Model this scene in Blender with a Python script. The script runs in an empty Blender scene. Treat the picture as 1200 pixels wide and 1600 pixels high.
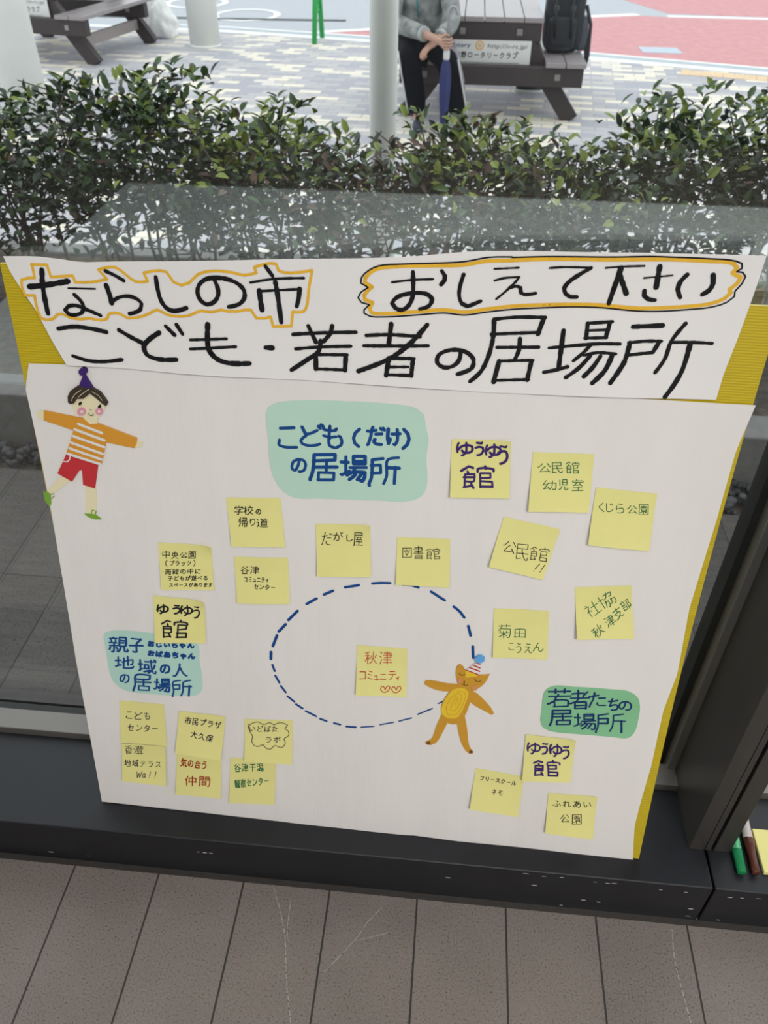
import bpy, bmesh, math, random
from mathutils import Vector, Matrix, noise as mnoise
random.seed(7)
SC = bpy.context.scene
COL = SC.collection
PI = math.pi
# ------------------------------------------------------------------ camera
cam_d = bpy.data.cameras.new('camera')
cam = bpy.data.objects.new('camera', cam_d)
COL.objects.link(cam)
cam_d.sensor_fit = 'HORIZONTAL'
cam_d.sensor_width = 36.0
cam_d.lens = 36.0 * 1261.4 / 1200.0
cam_d.clip_start = 0.02
cam_d.dof.use_dof = True
cam_d.dof.focus_distance = 1.12
cam_d.dof.aperture_fstop = 12.0
cam.matrix_world = Matrix(((0.99556349, -0.06579248, 0.06726577, 0.0),
                           (0.09374904, 0.63259745, -0.76878579, 0.0),
                           (0.00802817, 0.77168116, 0.6359589, 1.389),
                           (0, 0, 0, 1)))
SC.camera = cam
SC.view_settings.view_transform = 'Standard'
SC.view_settings.look = 'None'
SC.view_settings.exposure = 0.0
SC.view_settings.gamma = 1.0
# ------------------------------------------------------------------ light: overcast sky, ceiling lamps
world = bpy.data.worlds.new('world')
SC.world = world
world.use_nodes = True
wb = world.node_tree.nodes['Background']
wb.inputs['Color'].default_value = (0.93, 0.97, 1.0, 1)
wb.inputs['Strength'].default_value = 1.8


def area_lamp(name, loc, rot, sx, sy, power, col):
    d = bpy.data.lights.new(name, 'AREA')
    d.shape = 'RECTANGLE'
    d.size, d.size_y, d.energy, d.color = sx, sy, power, col
    o = bpy.data.objects.new(name, d)
    o.location, o.rotation_euler = loc, rot
    COL.objects.link(o)
    return o


area_lamp('ceiling_lamp', (1.3, -1.6, 2.72), (0, 0, 0), 1.0, 0.5, 84, (1.0, 0.955, 0.90))
area_lamp('ceiling_lamp', (-1.0, -1.3, 2.72), (0, 0, 0), 0.9, 0.4, 12, (1.0, 0.98, 0.96))
area_lamp('ceiling_lamp', (0.3, -0.9, 2.72), (0, 0, 0), 1.0, 0.25, 20, (1.0, 0.98, 0.96))


# ------------------------------------------------------------------ materials
def newmat(name):
    m = bpy.data.materials.new(name)
    m.use_nodes = True
    nt = m.node_tree
    return m, nt, nt.nodes['Principled BSDF']


def N(nt, t, **kw):
    n = nt.nodes.new(t)
    for k, v in kw.items():
        setattr(n, k, v)
    return n


def mat(name, col, rough=0.6, metal=0.0, var=0.0, scale=30.0, bump=0.0, spec=0.5, stretch=None, detail=4.0):
    m, nt, b = newmat(name)
    b.inputs['Roughness'].default_value = rough
    b.inputs['Metallic'].default_value = metal
    b.inputs['Specular IOR Level'].default_value = spec
    b.inputs['Base Color'].default_value = (*col, 1)
    if var or bump:
        tc = N(nt, 'ShaderNodeTexCoord')
        mp = N(nt, 'ShaderNodeMapping')
        if stretch:
            mp.inputs['Scale'].default_value = stretch
        nz = N(nt, 'ShaderNodeTexNoise')
        nz.inputs['Scale'].default_value = scale
        nz.inputs['Detail'].default_value = detail
        nt.links.new(tc.outputs['Object'], mp.inputs['Vector'])
        nt.links.new(mp.outputs['Vector'], nz.inputs['Vector'])
        if var:
            rp = N(nt, 'ShaderNodeValToRGB')
            rp.color_ramp.elements[0].position = 0.3
            rp.color_ramp.elements[1].position = 0.7
            rp.color_ramp.elements[0].color = (*[max(0, c * (1 - var)) for c in col], 1)
            rp.color_ramp.elements[1].color = (*[min(1, c * (1 + var)) for c in col], 1)
            nt.links.new(nz.outputs['Fac'], rp.inputs['Fac'])
            nt.links.new(rp.outputs['Color'], b.inputs['Base Color'])
        if bump:
            bp = N(nt, 'ShaderNodeBump')
            bp.inputs['Strength'].default_value = bump
            bp.inputs['Distance'].default_value = 0.01
            nt.links.new(nz.outputs['Fac'], bp.inputs['Height'])
            nt.links.new(bp.outputs['Normal'], b.inputs['Normal'])
    return m


def mnode(nt, op, a, b=None, c=None):
    n = N(nt, 'ShaderNodeMath', operation=op)
    for i, v in enumerate((a, b, c)):
        if v is None:
            continue
        if isinstance(v, (int, float)):
            n.inputs[i].default_value = v
        else:
            nt.links.new(v, n.inputs[i])
    return n.outputs[0]


def tile_mat(name, col, x0, px, y0, py, joint, jcol, var, speck, rough, streak=None):
    """rectangular stone tiles: joint lines every px / py metres, tone per tile, fine speckle"""
    m, nt, b = newmat(name)
    tc = N(nt, 'ShaderNodeTexCoord')
    sp = N(nt, 'ShaderNodeSeparateXYZ')
    nt.links.new(tc.outputs['Object'], sp.inputs[0])
    fx = mnode(nt, 'DIVIDE', mnode(nt, 'SUBTRACT', sp.outputs['X'], x0), px)
    fy = mnode(nt, 'DIVIDE', mnode(nt, 'SUBTRACT', sp.outputs['Y'], y0), py)
    dx = mnode(nt, 'MULTIPLY', mnode(nt, 'PINGPONG', mnode(nt, 'ADD', fx, 0.0), 0.5), px)
    dy = mnode(nt, 'MULTIPLY', mnode(nt, 'PINGPONG', mnode(nt, 'ADD', fy, 0.0), 0.5), py)
    d = mnode(nt, 'MINIMUM', dx, dy)
    jm = mnode(nt, 'LESS_THAN', d, joint)
    cb = N(nt, 'ShaderNodeCombineXYZ')
    nt.links.new(mnode(nt, 'FLOOR', fx), cb.inputs[0])
    nt.links.new(mnode(nt, 'FLOOR', fy), cb.inputs[1])
    wn = N(nt, 'ShaderNodeTexWhiteNoise', noise_dimensions='3D')
    nt.links.new(cb.outputs[0], wn.inputs['Vector'])
    n1 = N(nt, 'ShaderNodeTexNoise')
    n1.inputs['Scale'].default_value = speck
    n1.inputs['Detail'].default_value = 3
    n2 = N(nt, 'ShaderNodeTexNoise')
    n2.inputs['Scale'].default_value = 7
    n2.inputs['Detail'].default_value = 5
    mp = N(nt, 'ShaderNodeMapping')
    if streak:
        mp.inputs['Scale'].default_value = streak
    nt.links.new(tc.outputs['Object'], mp.inputs['Vector'])
    nt.links.new(tc.outputs['Object'], n1.inputs['Vector'])
    nt.links.new(mp.outputs['Vector'], n2.inputs['Vector'])
    v = mnode(nt, 'ADD', mnode(nt, 'MULTIPLY', mnode(nt, 'SUBTRACT', wn.outputs['Value'], 0.5), var),
              mnode(nt, 'MULTIPLY', mnode(nt, 'SUBTRACT', n1.outputs['Fac'], 0.5), 0.9))
    v = mnode(nt, 'ADD', v, mnode(nt, 'MULTIPLY', mnode(nt, 'SUBTRACT', n2.outputs['Fac'], 0.5), 0.8 if streak else 0.45))
    # small dark pits
    pit = mnode(nt, 'MULTIPLY', mnode(nt, 'LESS_THAN', n1.outputs['Fac'], 0.36), -0.35)
    v = mnode(nt, 'ADD', mnode(nt, 'ADD', v, pit), 1.0)
    mx = N(nt, 'ShaderNodeMix', data_type='RGBA', blend_type='MULTIPLY')
    mx.inputs[0].default_value = 1
    mx.inputs[6].default_value = (*col, 1)
    cc = N(nt, 'ShaderNodeCombineColor')
    for i in range(3):
        nt.links.new(v, cc.inputs[i])
    nt.links.new(cc.outputs[0], mx.inputs[7])
    mj = N(nt, 'ShaderNodeMix', data_type='RGBA')
    nt.links.new(jm, mj.inputs[0])
    nt.links.new(mx.outputs[2], mj.inputs[6])
    mj.inputs[7].default_value = (*jcol, 1)
    nt.links.new(mj.outputs[2], b.inputs['Base Color'])
    b.inputs['Roughness'].default_value = rough
    b.inputs['Specular IOR Level'].default_value = 0.3
    bp = N(nt, 'ShaderNodeBump')
    bp.inputs['Strength'].default_value = 0.25
    bp.inputs['Distance'].default_value = 0.002
    nt.links.new(mnode(nt, 'SUBTRACT', mnode(nt, 'MULTIPLY', n1.outputs['Fac'], 0.5), jm), bp.inputs['Height'])
    nt.links.new(bp.outputs['Normal'], b.inputs['Normal'])
    return m


def paver_mat(name):
    m, nt, b = newmat(name)
    tc = N(nt, 'ShaderNodeTexCoord')
    mp = N(nt, 'ShaderNodeMapping')
    mp.inputs['Rotation'].default_value = (0, 0, math.radians(5))
    br = N(nt, 'ShaderNodeTexBrick')
    br.offset = 0.5
    br.inputs['Color1'].default_value = (0, 0, 0, 1)
    br.inputs['Color2'].default_value = (1, 1, 1, 1)
    br.inputs['Mortar'].default_value = (0, 0, 0, 1)
    br.inputs['Scale'].default_value = 1.0
    br.inputs['Mortar Size'].default_value = 0.004
    br.inputs['Mortar Smooth'].default_value = 0.1
    br.inputs['Brick Width'].default_value = 0.21
    br.inputs['Row Height'].default_value = 0.105
    rp = N(nt, 'ShaderNodeValToRGB')
    rp.color_ramp.interpolation = 'CONSTANT'
    e = rp.color_ramp.elements
    e[0].position, e[0].color = 0.0, (0.40, 0.40, 0.44, 1)
    e[1].position, e[1].color = 0.28, (0.48, 0.47, 0.49, 1)
    for p, c in ((0.50, (0.54, 0.51, 0.50, 1)), (0.62, (0.80, 0.74, 0.62, 1)), (0.80, (0.72, 0.68, 0.62, 1)), (0.9, (0.44, 0.43, 0.46, 1))):
        k = e.new(p)
        k.color = c
    mj = N(nt, 'ShaderNodeMix', data_type='RGBA')
    mj.inputs[7].default_value = (0.33, 0.33, 0.35, 1)
    L = nt.links.new
    L(tc.outputs['Object'], mp.inputs['Vector'])
    L(mp.outputs['Vector'], br.inputs['Vector'])
    L(br.outputs['Color'], rp.inputs['Fac'])
    L(rp.outputs['Color'], mj.inputs[6])
    L(br.outputs['Fac'], mj.inputs[0])
    L(mj.outputs[2], b.inputs['Base Color'])
    b.inputs['Roughness'].default_value = 0.75
    return m


def glass_mat(name):
    m = bpy.data.materials.new(name)
    m.use_nodes = True
    nt = m.node_tree
    nt.nodes.clear()
    out = N(nt, 'ShaderNodeOutputMaterial')
    mx = N(nt, 'ShaderNodeMixShader')
    fr = N(nt, 'ShaderNodeFresnel')
    geo = N(nt, 'ShaderNodeNewGeometry')
    # same reflectance entering and leaving the thin pane
    nt.links.new(mnode(nt, 'MULTIPLY_ADD', geo.outputs['Backfacing'], 1 / 1.78 - 1.78, 1.78), fr.inputs['IOR'])
    tr = N(nt, 'ShaderNodeBsdfTransparent')
    tr.inputs['Color'].default_value = (0.955, 0.97, 0.965, 1)
    gl = N(nt, 'ShaderNodeBsdfGlossy')
    gl.inputs['Roughness'].default_value = 0.012
    gl.inputs['Color'].default_value = (0.95, 1, 1, 1)
    L = nt.links.new
    L(fr.outputs[0], mx.inputs[0])
    L(tr.outputs[0], mx.inputs[1])
    L(gl.outputs[0], mx.inputs[2])
    L(mx.outputs[0], out.inputs[0])
    return m


def board_mat(name):
    """yellow twin-wall plastic sheet with fine horizontal flutes"""
    m, nt, b = newmat(name)
    b.inputs['Base Color'].default_value = (0.62, 0.47, 0.012, 1)
    b.inputs['Roughness'].default_value = 0.32
    tc = N(nt, 'ShaderNodeTexCoord')
    w = N(nt, 'ShaderNodeTexWave', wave_type='BANDS', bands_direction='Z')
    w.inputs['Scale'].default_value = 92
    w.inputs['Distortion'].default_value = 0.0
    bp = N(nt, 'ShaderNodeBump')
    bp.inputs['Strength'].default_value = 0.35
    bp.inputs['Distance'].default_value = 0.001
    rp = N(nt, 'ShaderNodeValToRGB')
    rp.color_ramp.elements[0].color = (0.47, 0.35, 0.008, 1)
    rp.color_ramp.elements[1].color = (0.58, 0.44, 0.012, 1)
    L = nt.links.new
    L(tc.outputs['Object'], w.inputs['Vector'])
    L(w.outputs['Fac'], bp.inputs['Height'])
    L(w.outputs['Fac'], rp.inputs['Fac'])
    L(rp.outputs['Color'], b.inputs['Base Color'])
    L(bp.outputs['Normal'], b.inputs['Normal'])
    return m


M = {}
M['floor'] = tile_mat('indoor_stone_tile', (0.190, 0.165, 0.151), 0.007, 0.1507, 0.0, 30.0, 0.0016, (0.035, 0.032, 0.03), 0.12, 330, 0.55)
M['outtile'] = tile_mat('outdoor_stone_tile', (0.088, 0.079, 0.075), 0.0, 0.151, 1.345, 0.42, 0.0018, (0.028, 0.027, 0.027), 0.25, 160, 0.6, (2, 9, 1))
M['paver'] = paver_mat('block_paving')
M['glass'] = glass_mat('window_glass')
M['board'] = board_mat('yellow_twinwall_plastic')
M['ledge'] = mat('black_painted_metal', (0.0075, 0.0085, 0.0125), 0.46, 0, 0.2, 14, 0.0)
M['anod'] = mat('dark_anodised_aluminium', (0.058, 0.053, 0.05), 0.38, 0.35, 0.08, 40, 0.0, stretch=(1, 1, 0.05))
M['anod_light'] = mat('light_anodised_aluminium', (0.20, 0.19, 0.18), 0.4, 0.5)
M['gasket'] = mat('black_rubber', (0.008, 0.009, 0.009), 0.5)
M['wallw'] = mat('white_painted_wall', (0.72, 0.71, 0.69), 0.8, 0, 0.03, 8)
M['walldark'] = mat('dark_grey_wall', (0.035, 0.036, 0.038), 0.7, 0, 0.05, 5)
M['ceil'] = mat('white_ceiling', (0.75, 0.75, 0.74), 0.9)
M['concrete'] = mat('concrete', (0.20, 0.195, 0.195), 0.85, 0, 0.15, 25, 0.2)
M['mat'] = mat('pale_reflector', (0.82, 0.88, 0.88), 0.9, 0, 0.04, 30)  # for the slab added indoors to give the glass its pale haze
M['soil'] = mat('brown_soil', (0.075, 0.06, 0.05), 0.95, 0, 0.5, 40, 0.9)
M['asphalt'] = mat('pale_asphalt', (0.46, 0.48, 0.52), 0.85, 0, 0.1, 60, 0.2)
M['pinkroad'] = mat('pink_road_coating', (0.60, 0.29, 0.30), 0.85, 0, 0.10, 9, 0.1)
M['whiteline'] = mat('white_road_paint', (0.86, 0.87, 0.87), 0.7)
M['gutter'] = mat('grey_gutter_concrete', (0.44, 0.49, 0.52), 0.8, 0, 0.08, 20)
M['patch'] = mat('grey_blue_patch', (0.50, 0.56, 0.64), 0.8, 0, 0.05, 20)
M['tact'] = mat('orange_tactile_block', (0.74, 0.55, 0.34), 0.8, 0, 0.1, 12)
M['column'] = mat('white_painted_column', (0.84, 0.86, 0.83), 0.5, 0, 0.03, 6)
M['pebble'] = mat('grey_pebble', (0.06, 0.06, 0.068), 0.6, 0, 0.6, 18, 0.2)
# papers and inks
M['white_paper'] = mat('white_paper', (0.74, 0.715, 0.70), 0.75, 0, 0.015, 6, 0.28, stretch=(3, 1, 0.7))
M['title_paper'] = mat('white_title_paper', (0.76, 0.74, 0.735), 0.7, 0, 0.015, 5, 0.15)
M['note'] = mat('yellow_note_paper', (0.75, 0.71, 0.275), 0.75, 0, 0.02, 25)
M['mint'] = mat('pale_mint_card', (0.46, 0.67, 0.56), 0.75, 0, 0.03, 12)
M['aqua'] = mat('pale_aqua_card', (0.43, 0.66, 0.585), 0.75, 0, 0.03, 12)
M['green_card'] = mat('green_card', (0.215, 0.50, 0.27), 0.75, 0, 0.05, 25)
M['ink'] = mat('black_marker_ink', (0.008, 0.008, 0.010), 0.55, spec=0.2)
M['black'] = mat('black_pen_ink', (0.016, 0.015, 0.02), 0.6, spec=0.2)
M['indigo'] = mat('dark_violet_pen_ink', (0.032, 0.018, 0.05), 0.6, spec=0.2)
M['purple'] = mat('purple_marker_ink', (0.045, 0.018, 0.14), 0.6, spec=0.2)
M['green'] = mat('green_pen_ink', (0.012, 0.14, 0.055), 0.6, spec=0.2)
M['red'] = mat('red_pen_ink', (0.50, 0.055, 0.035), 0.6, spec=0.2)
M['brick'] = mat('brown_red_pen_ink', (0.33, 0.035, 0.012), 0.6, spec=0.2)
M['blue'] = mat('blue_marker_ink', (0.006, 0.06, 0.24), 0.6, spec=0.2)
M['navy'] = mat('navy_marker_ink', (0.010, 0.035, 0.13), 0.6, spec=0.2)
M['gold'] = mat('golden_marker_ink', (0.76, 0.43, 0.025), 0.6, 0, 0.06, 60)
M['cream'] = mat('cream_paper', (0.76, 0.69, 0.46), 0.75)
M['orange'] = mat('orange_paper', (0.64, 0.285, 0.022), 0.7)
M['amber'] = mat('amber_paper', (0.56, 0.28, 0.02), 0.7)
M['yellow'] = mat('bright_yellow_paper', (0.74, 0.50, 0.025), 0.7)
M['red_paper'] = mat('red_paper', (0.50, 0.022, 0.028), 0.7)
M['leaf'] = mat('leaf_green_paper', (0.18, 0.36, 0.03), 0.7)
M['pink'] = mat('pink_paper', (0.66, 0.28, 0.43), 0.7)
M['blush'] = mat('blush_paper', (0.60, 0.25, 0.10), 0.7)
M['hair'] = mat('brown_hair_paper', (0.035, 0.022, 0.012), 0.6, 0, 0.3, 200)
M['brown'] = mat('brown_paper', (0.17, 0.07, 0.015), 0.7)
M['sky'] = mat('sky_blue_paper', (0.11, 0.36, 0.72), 0.7)
# outdoor things
M['wood'] = mat('dark_stained_wood', (0.038, 0.028, 0.028), 0.55, 0, 0.35, 30, 0.15, stretch=(9, 0.7, 3))
M['woodtop'] = mat('pale_table_boards', (0.30, 0.265, 0.27), 0.32, 0, 0.2, 24, 0.1, stretch=(9, 0.6, 3))  # table and bench boards, much paler than the beams and legs
M['woodlight'] = mat('sun_bleached_wood', (0.33, 0.29, 0.28), 0.6, 0, 0.15, 25, 0.1, stretch=(0.7, 9, 3))
M['bolt'] = mat('galvanised_bolt', (0.30, 0.28, 0.27), 0.4, 0.8)
M['signw'] = mat('white_sign_board', (0.70, 0.70, 0.68), 0.5)
M['signtext'] = mat('black_sign_print', (0.03, 0.03, 0.04), 0.5)
M['signblue'] = mat('navy_sign_print', (0.02, 0.05, 0.16), 0.5)
M['signgold'] = mat('gold_sign_print', (0.75, 0.42, 0.12), 0.5)
M['skin'] = mat('skin', (0.46, 0.27, 0.20), 0.55, 0, 0.06, 20)
M['jacket'] = mat('grey_green_jacket', (0.25, 0.262, 0.258), 0.85, 0, 0.45, 16, 0.3)
M['cuff'] = mat('pale_grey_cuff', (0.36, 0.37, 0.36), 0.9, 0, 0.2, 40, 0.3)
M['trousers'] = mat('black_track_trousers', (0.004, 0.0045, 0.008), 0.9, 0, 0.2, 20, 0.2, 0.15)
M['stripe'] = mat('white_stripe', (0.6, 0.6, 0.6), 0.8)
M['shoe'] = mat('navy_shoe', (0.022, 0.028, 0.055), 0.6)
M['hair_grey'] = mat('dark_grey_hair', (0.05, 0.05, 0.05), 0.7, 0, 0.4, 60)
M['cloth'] = mat('mauve_grey_cloth', (0.26, 0.24, 0.28), 0.9, 0, 0.3, 25, 0.4)
M['umb'] = mat('navy_umbrella_cloth', (0.012, 0.02, 0.11), 0.55, 0, 0.2, 15)
M['umbgrip'] = mat('pale_grip', (0.62, 0.62, 0.62), 0.4)
M['steel'] = mat('grey_steel', (0.36, 0.34, 0.37), 0.35, 0.7)
M['bag'] = mat('black_nylon', (0.012, 0.014, 0.020), 0.6, 0, 0.3, 20, 0.3)
M['bag2'] = mat('grey_nylon_side', (0.055, 0.065, 0.085), 0.6, 0, 0.3, 20, 0.3)
M['greenmetal'] = mat('green_painted_metal', (0.018, 0.36, 0.075), 0.4)
M['plastic'] = mat('white_plastic_bag', (0.86, 0.86, 0.85), 0.35, 0, 0.05, 10, 0.5)
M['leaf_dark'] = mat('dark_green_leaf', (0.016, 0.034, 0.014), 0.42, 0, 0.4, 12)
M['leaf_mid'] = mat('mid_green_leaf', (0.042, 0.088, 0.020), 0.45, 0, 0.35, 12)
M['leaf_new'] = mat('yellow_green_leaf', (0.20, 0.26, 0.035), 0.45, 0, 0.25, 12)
M['leaf_dry'] = mat('dry_brown_leaf', (0.12, 0.075, 0.058), 0.8, 0, 0.4, 12)
M['twig'] = mat('twig_bark', (0.07, 0.052, 0.042), 0.85, 0, 0.3, 40)
M['capgreen'] = mat('green_plastic', (0.006, 0.20, 0.065), 0.25)
M['capbrown'] = mat('brown_plastic', (0.085, 0.022, 0.012), 0.3)
M['barrelclear'] = mat('clear_grey_plastic', (0.52, 0.46, 0.45), 0.25)
M['lime'] = mat('green_printed_label', (0.09, 0.42, 0.20), 0.4, 0, 0.5, 300)


# ------------------------------------------------------------------ mesh helpers
class MB:
    def __init__(s):
        s.v, s.f, s.mi = [], [], []

    def add(s, vs, fs, mi=0):
        k = len(s.v)
        s.v += [tuple(p) for p in vs]
        s.f += [tuple(i + k for i in f) for f in fs]
        s.mi += [mi] * len(fs)
        return s

    def box(s, x0, x1, y0, y1, z0, z1, mi=0, m=None, bev=0.0):
        if bev:
            bm = bmesh.new()
            bmesh.ops.create_cube(bm, size=1)
            for v in bm.verts:
                v.co = Vector(((x0 + x1) / 2 + v.co.x * (x1 - x0), (y0 + y1) / 2 + v.co.y * (y1 - y0), (z0 + z1) / 2 + v.co.z * (z1 - z0)))
            bmesh.ops.bevel(bm, geom=bm.edges[:], offset=bev, segments=2, affect='EDGES', profile=0.5)
            vs = [v.co.copy() for v in bm.verts]
            bm.verts.index_update()
            fs = [[v.index for v in f.verts] for f in bm.faces]
            bm.free()
        else:
            vs = [Vector(p) for p in ((x0, y0, z0), (x1, y0, z0), (x1, y1, z0), (x0, y1, z0), (x0, y0, z1), (x1, y0, z1), (x1, y1, z1), (x0, y1, z1))]
            fs = [(0, 3, 2, 1), (4, 5, 6, 7), (0, 1, 5, 4), (1, 2, 6, 5), (2, 3, 7, 6), (3, 0, 4, 7)]
        if m is not None:
            vs = [m @ v for v in vs]
        return s.add(vs, fs, mi)

    def beam(s, a, b, w, h, mi=0, up=(0, 1, 0)):
        """square bar from a to b: w along `up`, h across"""
        a, b = Vector(a), Vector(b)
        d = (b - a).normalized()
        u = Vector(up)
        u = (u - d * u.dot(d)).normalized()
        r = d.cross(u)
        vs = []
        for p in (a, b):
            for su, sr in ((-1, -1), (1, -1), (1, 1), (-1, 1)):
                vs.append(p + u * su * w / 2 + r * sr * h / 2)
        return s.add(vs, [(3, 2, 1, 0), (4, 5, 6, 7), (0, 1, 5, 4), (1, 2, 6, 5), (2, 3, 7, 6), (3, 0, 4, 7)], mi)

    def tube(s, pts, rad, n=10, mi=0, cap=True):
        pts = [Vector(p) for p in pts]
        k = len(pts)
        rad = rad if isinstance(rad, (list, tuple)) else [rad] * k
        vs, fs = [], []
        u = None
        for i, p in enumerate(pts):
            d = (pts[min(i + 1, k - 1)] - pts[max(i - 1, 0)]).normalized()
            if u is None:
                u = d.orthogonal().normalized()
            u = (u - d * u.dot(d))
            u = u.normalized() if u.length > 1e-6 else d.orthogonal().normalized()
            w = d.cross(u)
            for j in range(n):
                t = 2 * PI * j / n
                vs.append(p + (u * math.cos(t) + w * math.sin(t)) * rad[i])
        for i in range(k - 1):
            for j in range(n):
                fs.append((i * n + j, i * n + (j + 1) % n, (i + 1) * n + (j + 1) % n, (i + 1) * n + j))
        if cap:
            fs.append(tuple(range(n - 1, -1, -1)))
            fs.append(tuple((k - 1) * n + j for j in range(n)))
        return s.add(vs, fs, mi)

    def prism(s, poly, z0, z1, mi=0):
        n = len(poly)
        vs = [(p[0], p[1], z0) for p in poly] + [(p[0], p[1], z1) for p in poly]
        fs = [tuple(range(n - 1, -1, -1)), tuple(range(n, 2 * n))] + [(i, (i + 1) % n, n + (i + 1) % n, n + i) for i in range(n)]
        return s.add(vs, fs, mi)

    def obj(s, name, mats, parent=None, smooth=False, inv=None):
        me = bpy.data.meshes.new(name)
        vs = s.v if inv is None else [tuple(inv @ Vector(p)) for p in s.v]
        me.from_pydata(vs, [], s.f)
        for m in (mats if isinstance(mats, (list, tuple)) else [mats]):
            me.materials.append(m)
        if any(s.mi):
            me.polygons.foreach_set('material_index', s.mi)
        if smooth:
            me.polygons.foreach_set('use_smooth', [True] * len(me.polygons))
        me.update()
        o = bpy.data.objects.new(name, me)
        COL.objects.link(o)
        if parent is not None:
            o.parent = parent
        return o


ORG = {}


def tag(o, label, cat, group=None):
    o['label'] = label
    o['category'] = cat
    if group:
        o['group'] = group
    return o


def thing(name, label, cat, loc=(0, 0, 0), rz=0.0, group=None):
    o = bpy.data.objects.new(name, None)
    COL.objects.link(o)
    o.empty_display_size = 0.05
    o.location = loc
    o.rotation_euler = (0, 0, rz)
    ORG[o] = (Matrix.Translation(loc) @ Matrix.Rotation(rz, 4, 'Z')).inverted()
    return tag(o, label, cat, group)


def part(mb, name, m, root, smooth=False):
    """mesh given in world coordinates, stored relative to its thing"""
    o = mb.obj(name, m, root, smooth, ORG[root])
    ORG[o] = ORG[root]
    return o


def centred(mb, name, m, smooth=False):
    """one-mesh thing: origin at its centroid"""
    n = len(mb.v)
    c = Vector((sum(p[0] for p in mb.v) / n, sum(p[1] for p in mb.v) / n, min(p[2] for p in mb.v)))
    inv = Matrix.Translation(-c)
    o = mb.obj(name, m, None, smooth, inv)
    o.location = c
    ORG[o] = inv
    return o


def struct(mb, name, m, parent=None, smooth=False):
    o = mb.obj(name, m, parent, smooth)
    ORG[o] = Matrix()
    if parent is None:
        o['kind'] = 'structure'
    return o


def skin_mesh(name, verts, edges, radii, m, root, sub=2, root_i=0):
    """one continuous body surface grown over a jointed skeleton (world coordinates)"""
    me = bpy.data.meshes.new(name)
    me.from_pydata([tuple(v) for v in verts], edges, [])
    o = bpy.data.objects.new(name, me)
    COL.objects.link(o)
    sk = o.modifiers.new('skin', 'SKIN')
    sk.use_smooth_shade = True
    for i, d in enumerate(me.skin_vertices[0].data):
        r = radii[i]
        d.radius = r if isinstance(r, (tuple, list)) else (r, r)
        d.use_root = (i == root_i)
    ss = o.modifiers.new('sub', 'SUBSURF')
    ss.levels = ss.render_levels = sub
    bpy.context.view_layer.update()
    ev = o.evaluated_get(bpy.context.evaluated_depsgraph_get())
    nm = bpy.data.meshes.new_from_object(ev)
    bpy.data.objects.remove(o)
    nm.name = name
    nm.materials.clear()
    nm.materials.append(m)
    nm.transform(ORG[root])
    nm.polygons.foreach_set('use_smooth', [True] * len(nm.polygons))
    b = bpy.data.objects.new(name, nm)
    COL.objects.link(b)
    b.parent = root
    ORG[b] = ORG[root]
    return b


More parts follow.
